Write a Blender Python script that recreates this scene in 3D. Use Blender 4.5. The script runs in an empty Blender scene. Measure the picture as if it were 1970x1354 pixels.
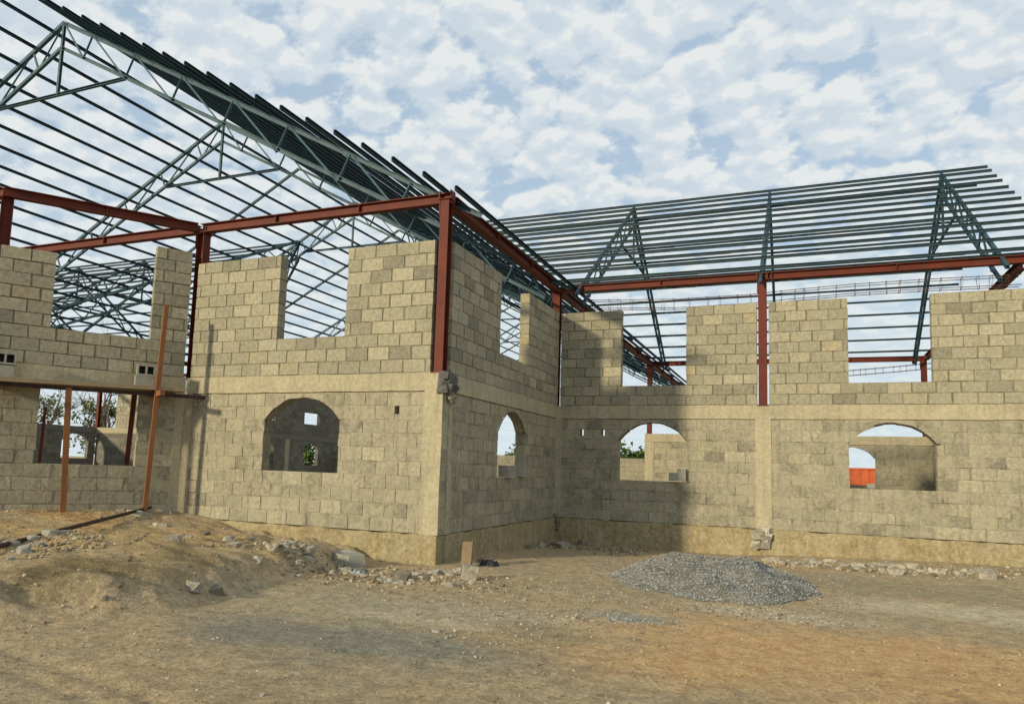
import bpy, math, random
from mathutils import Vector, Matrix, noise
random.seed(7)
sc = bpy.context.scene
COL = sc.collection

# ------------------------------------------------------------------ camera
SUN_EL, SUN_AZ = math.radians(15.0), math.radians(206.7)   # azimuth clockwise from +Y
cam_d = bpy.data.cameras.new('camera')
cam = bpy.data.objects.new('camera', cam_d); COL.objects.link(cam)
cam_d.sensor_width = 36.0
cam_d.lens = 25.59
cam_d.shift_x, cam_d.shift_y = 0.0173, 0.0391
cam_d.clip_end = 3000.0
rt = Vector((0.92231648, 0.38510498, 0.03203847))
dn = Vector((-0.01071315, 0.10835720, -0.99405430))
fw = Vector((-0.38628686, 0.91648943, 0.10406532))
M = Matrix((rt, -dn, -fw)).transposed().to_4x4()
M.translation = Vector((5.8505, -11.5455, 1.70))
cam.matrix_world = M
sc.camera = cam

# ------------------------------------------------------------------ world
world = bpy.data.worlds.new('World'); sc.world = world
world.use_nodes = True
nt = world.node_tree; nt.nodes.clear()
def N(t, **k):
    n = nt.nodes.new(t)
    for a, b in k.items(): setattr(n, a, b)
    return n
def math_(op, a, b=None, c=None):
    n = N('ShaderNodeMath', operation=op)
    for i, v in enumerate((a, b, c)):
        if v is None: continue
        if isinstance(v, (int, float)): n.inputs[i].default_value = v
        else: nt.links.new(v, n.inputs[i])
    return n.outputs[0]
out = N('ShaderNodeOutputWorld'); bg = N('ShaderNodeBackground')
sky = N('ShaderNodeTexSky', sky_type='NISHITA', sun_disc=False)
sky.sun_elevation = SUN_EL; sky.sun_rotation = SUN_AZ
sky.air_density = 1.0; sky.dust_density = 0.6; sky.ozone_density = 1.6; sky.altitude = 100
tc = N('ShaderNodeTexCoord'); sep = N('ShaderNodeSeparateXYZ')
nt.links.new(tc.outputs['Generated'], sep.inputs[0])
zz = math_('ADD', math_('MAXIMUM', sep.outputs[2], 0.0), 0.30)
cx = math_('DIVIDE', sep.outputs[0], zz); cy = math_('DIVIDE', sep.outputs[1], zz)
comb = N('ShaderNodeCombineXYZ')
nt.links.new(cx, comb.inputs[0]); nt.links.new(cy, comb.inputs[1])
def wnoise(scale, detail, rough, dist=0.0, stretch=(1, 1, 1), rot=0.0, off=(0, 0, 0)):
    mp = N('ShaderNodeMapping'); mp.inputs['Scale'].default_value = stretch; mp.inputs['Rotation'].default_value = (0, 0, rot); mp.inputs['Location'].default_value = off
    n = N('ShaderNodeTexNoise'); n.inputs['Scale'].default_value = scale
    n.inputs['Detail'].default_value = detail; n.inputs['Roughness'].default_value = rough
    n.inputs['Distortion'].default_value = dist
    nt.links.new(comb.outputs[0], mp.inputs[0]); nt.links.new(mp.outputs[0], n.inputs['Vector'])
    return n.outputs['Fac']
def wramp(fac, stops):
    r = N('ShaderNodeValToRGB'); nt.links.new(fac, r.inputs[0])
    e = r.color_ramp.elements
    while len(e) < len(stops): e.new(0.5)
    for el, (p, c) in zip(e, stops): el.position = p; el.color = (*c, 1) if len(c) == 3 else c
    r.color_ramp.interpolation = 'EASE'
    return r.outputs[0]
def layer(off):
    f = wnoise(21.0, 6.0, 0.60, 0.1, (1.0, 1.1, 1), 0.45, off)
    m = wnoise(6.5, 2.0, 0.5, 0.0, (1.0, 1.0, 1), 0.2, off)
    b = wnoise(1.4, 1.0, 0.5, 0.0, (1, 1, 1), 0.0, off)
    mp = N('ShaderNodeMapping'); mp.inputs['Location'].default_value = off; nt.links.new(comb.outputs[0], mp.inputs[0])
    dn_ = N('ShaderNodeTexNoise'); dn_.inputs['Scale'].default_value = 10.0; dn_.inputs['Detail'].default_value = 3.0; nt.links.new(mp.outputs[0], dn_.inputs['Vector'])
    vm = N('ShaderNodeVectorMath', operation='MULTIPLY_ADD'); nt.links.new(dn_.outputs['Color'], vm.inputs[0]); vm.inputs[1].default_value = (0.12, 0.12, 0); nt.links.new(mp.outputs[0], vm.inputs[2])
    sc2 = N('ShaderNodeMapping'); sc2.inputs['Scale'].default_value = (1.0, 1.0, 0); nt.links.new(vm.outputs[0], sc2.inputs[0])
    vo = N('ShaderNodeTexVoronoi', feature='SMOOTH_F1', voronoi_dimensions='2D'); vo.inputs['Scale'].default_value = 12.5; vo.inputs['Smoothness'].default_value = 0.35
    nt.links.new(sc2.outputs[0], vo.inputs['Vector'])
    puff = math_('SUBTRACT', 0.90, vo.outputs['Distance'])
    return math_('ADD', math_('ADD', math_('ADD', math_('MULTIPLY', puff, 0.36), math_('MULTIPLY', f, 0.46)), math_('MULTIPLY', m, 0.18)), math_('MULTIPLY', math_('SUBTRACT', b, 0.5), 0.16))
cov = layer((0, 0, 0)); cov2 = layer((0.013, -0.022, 0))
mask = wramp(cov, [(0.335, (0.15, 0.15, 0.15)), (0.455, (1, 1, 1))])
tex = math_('ADD', math_('MULTIPLY', math_('SUBTRACT', cov, cov2), 2.6), math_('ADD', math_('MULTIPLY', cov, -0.35), 0.675))
cloud = wramp(tex, [(0.30, (5.05, 5.8, 6.4)), (0.50, (5.6, 6.2, 6.65)), (0.74, (6.7, 6.95, 7.0))])
mx = N('ShaderNodeMix', data_type='RGBA')
blu = N('ShaderNodeMix', data_type='RGBA', blend_type='MIX')
blu.inputs[0].default_value = 0.75
nt.links.new(sky.outputs[0], blu.inputs[6]); blu.inputs[7].default_value = (4.0, 5.25, 6.6, 1)
nt.links.new(mask, mx.inputs[0]); nt.links.new(blu.outputs[2], mx.inputs[6]); nt.links.new(cloud, mx.inputs[7])
# the thin veil near the horizon
hz = wramp(sep.outputs[2], [(0.0, (1, 1, 1)), (0.42, (0, 0, 0))])
mx2 = N('ShaderNodeMix', data_type='RGBA')
nt.links.new(math_('MULTIPLY', hz, 0.75), mx2.inputs[0])
nt.links.new(mx.outputs[2], mx2.inputs[6]); mx2.inputs[7].default_value = (5.9, 6.85, 7.2, 1)
nt.links.new(mx2.outputs[2], bg.inputs['Color'])
bg.inputs['Strength'].default_value = 0.118
nt.links.new(bg.outputs[0], out.inputs[0])

# ------------------------------------------------------------------ sun
sd = bpy.data.lights.new('sun', 'SUN'); so = bpy.data.objects.new('sun', sd); COL.objects.link(so)
sd.energy = 4.1; sd.angle = math.radians(3.2); sd.color = (1.0, 0.855, 0.60)
to_sun = Vector((math.sin(SUN_AZ) * math.cos(SUN_EL), math.cos(SUN_AZ) * math.cos(SUN_EL), math.sin(SUN_EL)))
so.rotation_euler = to_sun.to_track_quat('Z', 'Y').to_euler()
so.location = (-20, -40, 20)
sc.view_settings.view_transform = 'Standard'; sc.view_settings.look = 'None'
sc.view_settings.exposure = 0.0; sc.view_settings.gamma = 1.0
sc.view_settings.use_curve_mapping = False

# ------------------------------------------------------------------ materials
def ramp_node(t, fac, stops):
    r = t.nodes.new('ShaderNodeValToRGB'); t.links.new(fac, r.inputs[0])
    e = r.color_ramp.elements
    while len(e) < len(stops): e.new(0.5)
    for el, (p, c) in zip(e, stops): el.position = p; el.color = (*c, 1)
    return r.outputs[0]
def noise_node(t, vec, scale, detail=4, rough=0.55, dist=0.0):
    n = t.nodes.new('ShaderNodeTexNoise'); n.inputs['Scale'].default_value = scale
    n.inputs['Detail'].default_value = detail; n.inputs['Roughness'].default_value = rough
    n.inputs['Distortion'].default_value = dist
    if vec is not None: t.links.new(vec, n.inputs['Vector'])
    return n.outputs['Fac']
def mix_node(t, fac, a, b, blend='MIX'):
    m = t.nodes.new('ShaderNodeMix'); m.data_type = 'RGBA'; m.blend_type = blend
    if isinstance(fac, (int, float)): m.inputs[0].default_value = fac
    else: t.links.new(fac, m.inputs[0])
    for i, v in ((6, a), (7, b)):
        if isinstance(v, tuple): m.inputs[i].default_value = (*v, 1)
        else: t.links.new(v, m.inputs[i])
    return m.outputs[2]
def mnode(t, op, a, b=0.0):
    m = t.nodes.new('ShaderNodeMath'); m.operation = op
    for i, v in ((0, a), (1, b)):
        if isinstance(v, (int, float)): m.inputs[i].default_value = v
        else: t.links.new(v, m.inputs[i])
    return m.outputs[0]
def base_mat(name, rough=0.9, metal=0.0):
    m = bpy.data.materials.new(name); m.use_nodes = True
    t = m.node_tree; b = t.nodes['Principled BSDF']
    b.inputs['Roughness'].default_value = rough; b.inputs['Metallic'].default_value = metal
    b.inputs['Specular IOR Level'].default_value = 0.25
    g = t.nodes.new('ShaderNodeNewGeometry')
    return m, t, b, g
def add_bump(t, b, fac, dist, strength=1.0):
    bp = t.nodes.new('ShaderNodeBump'); bp.inputs['Distance'].default_value = dist
    bp.inputs['Strength'].default_value = strength
    t.links.new(fac, bp.inputs['Height']); t.links.new(bp.outputs[0], b.inputs['Normal'])

def mat_mason(name, stops, stain=0.35, stain_col=(0.13, 0.115, 0.08), fine=0.22, bump=0.006, streak=0.0, island=True, smear=0.0, smear_col=(0.335, 0.305, 0.22)):
    m, t, b, g = base_mat(name, 0.95)
    P = g.outputs['Position']
    if island: c = ramp_node(t, g.outputs['Random Per Island'], stops)
    else: c = ramp_node(t, noise_node(t, P, 1.7, 5, 0.6), stops)
    n1 = noise_node(t, P, 14, 6, 0.65)
    c = mix_node(t, fine, c, ramp_node(t, n1, [(0.3, (0.25, 0.25, 0.25)), (0.7, (0.95, 0.93, 0.9))]), 'OVERLAY')
    n2 = noise_node(t, P, 1.3, 5, 0.65, 0.6)
    f = mnode(t, 'MULTIPLY', ramp_node(t, n2, [(0.5, (0, 0, 0)), (0.72, (1, 1, 1))]), stain)
    c = mix_node(t, f, c, stain_col)
    if streak:
        mp = t.nodes.new('ShaderNodeMapping'); mp.inputs['Scale'].default_value = (5, 5, 0.35)
        t.links.new(P, mp.inputs[0])
        n3 = noise_node(t, mp.outputs[0], 1.6, 4, 0.6)
        f = mnode(t, 'MULTIPLY', ramp_node(t, n3, [(0.48, (0, 0, 0)), (0.7, (1, 1, 1))]), streak)
        c = mix_node(t, f, c, stain_col)
    if smear:
        f = mnode(t, 'MULTIPLY', ramp_node(t, noise_node(t, P, 3.4, 6, 0.72, 0.8), [(0.47, (0, 0, 0)), (0.60, (1, 1, 1))]), smear)
        c = mix_node(t, f, c, smear_col)
        f = mnode(t, 'MULTIPLY', ramp_node(t, noise_node(t, P, 6.5, 5, 0.7, 0.5), [(0.56, (0, 0, 0)), (0.66, (1, 1, 1))]), smear * 0.6)
        c = mix_node(t, f, c, (0.19, 0.17, 0.12))
    t.links.new(c, b.inputs['Base Color'])
    nb = noise_node(t, P, 45, 5, 0.7)
    nb2 = noise_node(t, P, 9, 4, 0.6)
    add_bump(t, b, mnode(t, 'ADD', nb, mnode(t, 'MULTIPLY', nb2, 1.3)), bump)
    return m
BLK = [(0.0, (0.18, 0.172, 0.13)), (0.2, (0.245, 0.23, 0.168)), (0.5, (0.285, 0.265, 0.19)), (0.8, (0.335, 0.308, 0.218)), (0.93, (0.27, 0.252, 0.185)), (0.99, (0.32, 0.28, 0.18)), (1.0, (0.40, 0.29, 0.13))]
M_BLOCK = mat_mason('block_upper', BLK, stain=0.25, fine=0.45, smear=0.28, bump=0.012)
BLK2 = [(0.0, (0.18, 0.168, 0.125)), (0.15, (0.235, 0.222, 0.165)), (0.4, (0.27, 0.25, 0.18)), (0.6, (0.305, 0.275, 0.205)), (0.8, (0.29, 0.275, 0.19)), (1.0, (0.36, 0.33, 0.235))]
M_BLOCK2 = mat_mason('block_lower', BLK2, stain=0.5, fine=0.5, bump=0.012, stain_col=(0.16, 0.14, 0.098), streak=0.5, smear=0.9)
M_MORTAR = mat_mason('mortar_upper', [(0.3, (0.13, 0.118, 0.082)), (0.7, (0.20, 0.182, 0.128))], island=False, stain=0.2, bump=0.012, smear=0.5)
M_MORTAR2 = mat_mason('mortar_lower', [(0.36, (0.14, 0.125, 0.088)), (0.52, (0.37, 0.34, 0.25))], island=False, stain=0.45, fine=0.5, bump=0.02, smear=0.85)
M_CONC = mat_mason('ring_concrete', [(0.3, (0.32, 0.288, 0.195)), (0.7, (0.385, 0.345, 0.235))], island=False, stain=0.2, fine=0.3, streak=0.25, bump=0.006)
M_FOUND = mat_mason('foundation_concrete', [(0.25, (0.275, 0.228, 0.13)), (0.75, (0.385, 0.33, 0.19))], island=False, stain=0.6, stain_col=(0.25, 0.175, 0.085), fine=0.6, streak=0.6, bump=0.03, smear=0.5, smear_col=(0.42, 0.37, 0.25))
M_RUBBLE = mat_mason('rubble_concrete', [(0.0, (0.20, 0.19, 0.15)), (0.5, (0.31, 0.29, 0.235)), (1.0, (0.46, 0.43, 0.355))], stain=0.5, fine=0.6, bump=0.02, stain_col=(0.22, 0.17, 0.105))
M_RUBDARK = mat_mason('rubble_dark', [(0.3, (0.12, 0.11, 0.085)), (0.7, (0.23, 0.205, 0.15))], island=False, stain=0.3)
M_BLOCK_SHADED = mat_mason('shaded_grey_block', [(0.0, (0.115, 0.11, 0.09)), (0.5, (0.15, 0.143, 0.118)), (1.0, (0.19, 0.182, 0.15))], stain=0.3)  # darker grey paints the shade on far inner walls and their ring beams
M_GREYBLK = mat_mason('grey_hollow_block', [(0.3, (0.24, 0.232, 0.195)), (0.7, (0.32, 0.31, 0.26))], island=False, stain=0.15)
M_CONCDARK = mat_mason('fresh_dark_concrete', [(0.3, (0.10, 0.10, 0.095)), (0.7, (0.17, 0.165, 0.155))], island=False, stain=0.2, bump=0.03)

def mat_paint(name, c1, c2, rough=0.5, scale=3.0, metal=0.0, rust=None, bump=0.001):
    m, t, b, g = base_mat(name, rough, metal)
    P = g.outputs['Position']
    c = ramp_node(t, noise_node(t, P, scale, 6, 0.65), [(0.35, c1), (0.65, c2)])
    if rust:
        f = ramp_node(t, noise_node(t, P, scale * 3.3, 5, 0.7), [(0.52, (0, 0, 0)), (0.68, (1, 1, 1))])
        c = mix_node(t, mnode(t, 'MULTIPLY', f, 0.7), c, rust)
    t.links.new(c, b.inputs['Base Color'])
    add_bump(t, b, noise_node(t, P, 60, 3, 0.6), bump)
    return m
M_PURLIN = mat_paint('dark_green_steel', (0.010, 0.031, 0.044), (0.020, 0.052, 0.070), 0.6, rust=(0.05, 0.05, 0.045))
M_TRUSS = mat_paint('grey_green_steel', (0.030, 0.074, 0.096), (0.058, 0.122, 0.152), 0.55, rust=(0.05, 0.075, 0.078))
M_TRUSSD = mat_paint('deep_green_steel', (0.014, 0.044, 0.060), (0.028, 0.072, 0.094), 0.6, rust=(0.06, 0.06, 0.05))
M_RED = mat_paint('red_oxide_steel', (0.085, 0.015, 0.007), (0.13, 0.024, 0.011), 0.65, 2.0, rust=(0.075, 0.026, 0.016))
M_REBAR = mat_paint('rusty_rebar', (0.05, 0.032, 0.03), (0.10, 0.055, 0.045), 0.8, 8)
M_PIPE = mat_paint('dark_pipe', (0.035, 0.022, 0.02), (0.07, 0.04, 0.035), 0.7, 6)
def mat_wood(name, c1, c2):
    m, t, b, g = base_mat(name, 0.85)
    tc = t.nodes.new('ShaderNodeTexCoord'); mp = t.nodes.new('ShaderNodeMapping')
    mp.inputs['Scale'].default_value = (30, 30, 1.2); t.links.new(tc.outputs['Object'], mp.inputs[0])
    c = ramp_node(t, noise_node(t, mp.outputs[0], 1.5, 5, 0.6), [(0.3, c1), (0.7, c2)])
    c = mix_node(t, 0.5, c, ramp_node(t, noise_node(t, g.outputs['Position'], 2.5, 4), [(0.3, c1), (0.7, c2)]))
    t.links.new(c, b.inputs['Base Color']); add_bump(t, b, noise_node(t, mp.outputs[0], 3, 4), 0.002)
    return m
M_WOOD = mat_wood('weathered_orange_timber', (0.15, 0.062, 0.026), (0.26, 0.115, 0.045))
M_PLANK = mat_wood('grey_brown_plank', (0.20, 0.15, 0.09), (0.36, 0.28, 0.17))
def mat_plain(name, c1, c2, rough=0.9, scale=4.0):
    return mat_paint(name, c1, c2, rough, scale, bump=0.004)
M_ORANGE = mat_plain('orange_container_paint', (0.34, 0.065, 0.018), (0.43, 0.09, 0.025), 0.6, 1.5)
M_BLACKP_HOLE = mat_plain('black_plastic_hole_shade', (0.012, 0.012, 0.014), (0.04, 0.04, 0.045), 0.5)
M_BAG = mat_plain('blue_grey_sack', (0.13, 0.17, 0.20), (0.42, 0.42, 0.38), 0.8, 9)
M_BARK = mat_plain('bark', (0.07, 0.055, 0.04), (0.14, 0.115, 0.09), 0.95, 5)
def mat_leaf(name, stops):
    m, t, b, g = base_mat(name, 0.7)
    c = ramp_node(t, g.outputs['Random Per Island'], stops)
    t.links.new(c, b.inputs['Base Color'])
    return m
M_LEAF = mat_leaf('leaf_green', [(0, (0.035, 0.07, 0.012)), (0.6, (0.07, 0.13, 0.02)), (1, (0.13, 0.19, 0.035))])
M_LEAF2 = mat_leaf('leaf_pale', [(0, (0.10, 0.14, 0.03)), (0.6, (0.17, 0.21, 0.06)), (1, (0.28, 0.30, 0.12))])

def mat_ground():
    m, t, b, g = base_mat('site_soil', 0.97)
    P = g.outputs['Position']
    tan = (0.455, 0.345, 0.205)
    brown = (0.37, 0.305, 0.20)
    grey = (0.255, 0.245, 0.19)
    pale = (0.54, 0.475, 0.335)
    c = ramp_node(t, noise_node(t, P, 0.55, 6, 0.65, 0.4), [(0.36, brown), (0.64, tan)])
    wob = noise_node(t, P, 0.9, 5, 0.7)
    sep = t.nodes.new('ShaderNodeSeparateXYZ'); t.links.new(P, sep.inputs[0])
    def blob(cx, cy, rx, ry, soft=0.6):
        dx = mnode(t, 'DIVIDE', mnode(t, 'SUBTRACT', sep.outputs[0], cx), rx)
        dy = mnode(t, 'DIVIDE', mnode(t, 'SUBTRACT', sep.outputs[1], cy), ry)
        d = mnode(t, 'SQRT', mnode(t, 'ADD', mnode(t, 'MULTIPLY', dx, dx), mnode(t, 'MULTIPLY', dy, dy)))
        d = mnode(t, 'ADD', d, mnode(t, 'MULTIPLY', mnode(t, 'SUBTRACT', wob, 0.5), 1.9))
        return ramp_node(t, d, [(1.0 - soft, (1, 1, 1)), (1.0 + soft * 0.5, (0, 0, 0))])
    for (cx, cy, rx, ry, col, amt) in (
            (6.5, -3.7, 4.3, 2.3, (0.57, 0.37, 0.175), 0.95),
            (1.6, -5.3, 2.4, 1.1, grey, 1.0), (0.9, -3.8, 1.9, 1.3, (0.38, 0.345, 0.235), 0.8),
            (2.5, -3.6, 1.6, 0.9, (0.43, 0.39, 0.285), 0.8), (3.2, -0.6, 1.6, 1.4, (0.38, 0.30, 0.18), 0.7), (2.0, -4.2, 1.6, 0.25, pale, 0.6), (3.3, -4.1, 1.0, 0.5, (0.30, 0.245, 0.15), 0.7),
            (8.4, -0.1, 3.0, 0.9, pale, 0.8), (7.0, 2.0, 3.5, 1.4, (0.33, 0.28, 0.18), 0.8), (5.6, -1.6, 1.6, 0.5, pale, 0.8),
            (0.5, -8.0, 2.2, 0.7, (0.43, 0.345, 0.215), 0.6), (2.4, -7.4, 2.0, 0.7, (0.40, 0.31, 0.19), 0.7), (3.9, -2.7, 0.75, 0.45, (0.34, 0.33, 0.27), 0.7),
            (7.4, -5.2, 1.0, 0.8, (0.30, 0.20, 0.115), 0.8),
            (-3.9, -3.4, 2.9, 3.0, (0.47, 0.33, 0.15), 0.9), (-1.75, -5.4, 0.8, 1.1, (0.19, 0.145, 0.07), 0.85), (-1.7, -3.9, 0.6, 0.7, (0.23, 0.18, 0.09), 0.7), (-2.1, -2.3, 1.4, 0.5, (0.26, 0.20, 0.105), 0.7),
            (-6.4, -2.2, 1.6, 0.9, (0.50, 0.31, 0.13), 0.8)):
        c = mix_node(t, mnode(t, 'MULTIPLY', blob(cx, cy, rx, ry), amt), c, col)
    # fine grit and dust
    vo = t.nodes.new('ShaderNodeTexVoronoi'); vo.inputs['Scale'].default_value = 42; t.links.new(P, vo.inputs['Vector'])
    fl = ramp_node(t, vo.outputs['Distance'], [(0.10, (1, 1, 1)), (0.22, (0, 0, 0))])
    pk = ramp_node(t, noise_node(t, P, 2.3, 4, 0.7), [(0.45, (0, 0, 0)), (0.65, (1, 1, 1))])
    c = mix_node(t, mnode(t, 'MULTIPLY', mnode(t, 'MULTIPLY', fl, pk), 0.55), c, vo.outputs['Color'], 'OVERLAY')
    n1 = noise_node(t, P, 26, 8, 0.8)
    c = mix_node(t, 0.75, c, ramp_node(t, n1, [(0.3, (0.18, 0.17, 0.16)), (0.7, (0.88, 0.87, 0.84))]), 'OVERLAY')
    n2 = noise_node(t, P, 5.5, 7, 0.7, 0.5)
    c = mix_node(t, 0.5, c, ramp_node(t, n2, [(0.32, (0.2, 0.19, 0.18)), (0.68, (0.85, 0.85, 0.83))]), 'OVERLAY')
    far = mnode(t, 'LENGTH', 0) if False else None
    t.links.new(c, b.inputs['Base Color'])
    h = mnode(t, 'ADD', noise_node(t, P, 38, 6, 0.75), mnode(t, 'MULTIPLY', noise_node(t, P, 7, 6, 0.7), 2.5))
    add_bump(t, b, h, 0.03)
    return m
M_GROUND = mat_ground()
M_GRAVEL = mat_mason('gravel_stone', [(0.0, (0.10, 0.11, 0.108)), (0.35, (0.19, 0.203, 0.195)), (0.7, (0.275, 0.285, 0.268)), (1.0, (0.45, 0.445, 0.405))], stain=0.0, fine=0.1, bump=0.001)
M_PEBBLE = mat_mason('pebbles', [(0.0, (0.14, 0.11, 0.07)), (0.45, (0.27, 0.215, 0.135)), (0.85, (0.38, 0.32, 0.22)), (1.0, (0.50, 0.45, 0.35))], stain=0.0, fine=0.1, bump=0.001)
# ------------------------------------------------------------------ helpers
class MB:
    def __init__(s): s.v = []; s.f = []; s.m = []
    def add(s, vs, fs, mi=0):
        o = len(s.v); s.v += [tuple(v) for v in vs]
        s.f += [tuple(i + o for i in f) for f in fs]; s.m += [mi] * len(fs)
    def box(s, a, b, mi=0, mat=None, jit=0.0):
        x0, y0, z0 = a; x1, y1, z1 = b
        vs = [(x0, y0, z0), (x1, y0, z0), (x1, y1, z0), (x0, y1, z0), (x0, y0, z1), (x1, y0, z1), (x1, y1, z1), (x0, y1, z1)]
        if jit: vs = [tuple(c + random.uniform(-jit, jit) for c in v) for v in vs]
        if mat: vs = [mat @ Vector(v) for v in vs]
        s.add(vs, [(0, 3, 2, 1), (4, 5, 6, 7), (0, 1, 5, 4), (1, 2, 6, 5), (2, 3, 7, 6), (3, 0, 4, 7)], mi)
    def bar(s, p0, p1, w, h, up=(0, 0, 1), mi=0, ext=0.0):
        p0 = Vector(p0); p1 = Vector(p1); d = (p1 - p0).normalized(); p0 = p0 - d * ext; p1 = p1 + d * ext
        x = d.cross(Vector(up))
        if x.length < 1e-3: x = d.cross(Vector((0, 1, 0)))
        x.normalize(); y = x.cross(d).normalized()
        vs = [p + x * (a * w / 2) + y * (c * h / 2) for p in (p0, p1) for a, c in ((-1, -1), (1, -1), (1, 1), (-1, 1))]
        s.add(vs, [(0, 1, 2, 3), (7, 6, 5, 4), (0, 4, 5, 1), (1, 5, 6, 2), (2, 6, 7, 3), (3, 7, 4, 0)], mi)
    def sect(s, p0, p1, w, h, kind='H', up=(0, 0, 1), th=0.014, ext=0.0, mi=0):
        """rolled section: H has its flanges above and below the web, C is a channel"""
        p0 = Vector(p0); p1 = Vector(p1); d = (p1 - p0).normalized(); p0 = p0 - d * ext; p1 = p1 + d * ext
        x = d.cross(Vector(up))
        if x.length < 1e-3: x = d.cross(Vector((0, 1, 0)))
        x.normalize(); y = x.cross(d).normalized()
        W, H = w / 2, h / 2
        if kind == 'H': pr = [(-W, -H), (W, -H), (W, -H + th), (th / 2, -H + th), (th / 2, H - th), (W, H - th), (W, H), (-W, H), (-W, H - th), (-th / 2, H - th), (-th / 2, -H + th), (-W, -H + th)]
        else: pr = [(-W, -H), (W, -H), (W, -H + th), (-W + th, -H + th), (-W + th, H - th), (W, H - th), (W, H), (-W, H)]
        n = len(pr); vs = [p + x * a + y * c for p in (p0, p1) for a, c in pr]
        fs = [tuple(range(n)), tuple(range(2 * n - 1, n - 1, -1))] + [((i, i + n, (i + 1) % n + n, (i + 1) % n)) for i in range(n)]
        s.add(vs, fs, mi)
    def tube(s, pts, r, n=7, mi=0, cap=True):
        pts = [Vector(p) for p in pts]; rs = r if isinstance(r, (list, tuple)) else [r] * len(pts)
        vs = []
        for i, p in enumerate(pts):
            d = (pts[min(i + 1, len(pts) - 1)] - pts[max(i - 1, 0)]).normalized()
            x = d.cross(Vector((0.13, 0.31, 0.94)));
            if x.length < 1e-3: x = Vector((1, 0, 0))
            x.normalize(); y = d.cross(x)
            vs += [p + (x * math.cos(2 * math.pi * k / n) + y * math.sin(2 * math.pi * k / n)) * rs[i] for k in range(n)]
        fs = [(i * n + k, i * n + (k + 1) % n, (i + 1) * n + (k + 1) % n, (i + 1) * n + k) for i in range(len(pts) - 1) for k in range(n)]
        if cap: fs += [tuple(range(n - 1, -1, -1)), tuple((len(pts) - 1) * n + k for k in range(n))]
        s.add(vs, fs, mi)
    def build(s, name, mats, parent=None, origin=None):
        o = Vector(origin) if origin is not None else Vector((0, 0, 0))
        me = bpy.data.meshes.new(name)
        me.from_pydata([tuple(Vector(v) - o) for v in s.v], [], s.f)
        for m in (mats if isinstance(mats, (list, tuple)) else [mats]): me.materials.append(m)
        if any(s.m): me.polygons.foreach_set('material_index', s.m)
        me.update()
        ob = bpy.data.objects.new(name, me); COL.objects.link(ob); ob.location = o
        if parent: ob.parent = parent
        return ob
def tag(o, label=None, cat=None, group=None, kind=None):
    if label: o['label'] = label
    if cat: o['category'] = cat
    if group: o['group'] = group
    if kind: o['kind'] = kind
    return o
def empty(name, loc=(0, 0, 0)):
    o = bpy.data.objects.new(name, None); COL.objects.link(o); o.location = loc; o.empty_display_size = 0.3
    return o

# ------------------------------------------------------------------ terrain height
def sm(a, b, x):
    t = max(0., min(1., (x - a) / (b - a))); return t * t * (3 - 2 * t)
TOE = [(-14, -9.5), (-9, -3.2), (-6.66, -1.26), (-6.24, -1.03), (-5.73, -.68), (-5.26, -.44), (-4.25, -.6), (-3.48, -.85), (-2.27, -.8), (-1, -.95), (0, -1.1), (3, -1.3)]
def toe(y):
    if y <= TOE[0][0]: return TOE[0][1]
    for (a, b), (c, d) in zip(TOE, TOE[1:]):
        if y <= c: return b + (d - b) * (y - a) / (c - a)
    return TOE[-1][1]
def hmound(x, y):
    s = toe(y) - x
    if s <= 0: return 0.
    h = .36 * sm(0, .85, s) + .08 * sm(.8, 2.6, s) + .2 * sm(2.4, 6, s)
    h *= 1 - .38 * sm(-2.5, 0, y) * (1 - sm(2, 4.5, s))
    d = math.hypot((x + 2.9) / 1.9, (y + 4.2) / 2.0); h += .15 * (1 - sm(0, 1, d)) if d < 1 else 0
    return h * (1 - sm(10, 22, s))
def hbase(x, y):
    return sm(1.5, 6, y) * (-.15 + .2 * sm(2, 10, x)) * (1 - sm(30, 60, abs(x) + abs(y)))
def hgt(x, y): return hbase(x, y) + hmound(x, y)
def rough(x, y, mnd):
    p = Vector((x, y, 0))
    a = noise.noise(p * 0.7) * 0.022 + noise.noise(p * 2.1) * 0.012 + noise.noise(p * 6.0) * 0.007 + noise.noise(p * 15) * 0.005
    # a pair of shallow tyre ruts with tread ridges, lower left
    for off in (0.0, 0.24):
        u = (x + .2) * .985 - (y + 7.2) * .172; w = (y + 7.2) * .985 + (x + .2) * .172 + off
        if -2 < u < 3.2 and abs(w) < .1: a += -.030 * (1 - (w / .1) ** 2) + .008 * math.sin(u * 52 + abs(w) * 30)
    if mnd > 0:
        k = min(1, mnd / 0.2)
        a += k * (noise.noise(p * 1.7 + Vector((5, 0, 0))) * 0.05 + noise.noise(p * 4.3) * 0.03 + noise.noise(p * 11) * 0.014)
        steep = sm(0.03, 0.2, mnd) * (1 - sm(0.3, 0.42, mnd))
        a += steep * (noise.noise(p * 3.1 + Vector((0, 9, 0))) * 0.13 + noise.noise(p * 7.7) * 0.05)
    return a
def zt(x, y): return hgt(x, y) + rough(x, y, hmound(x, y))

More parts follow.
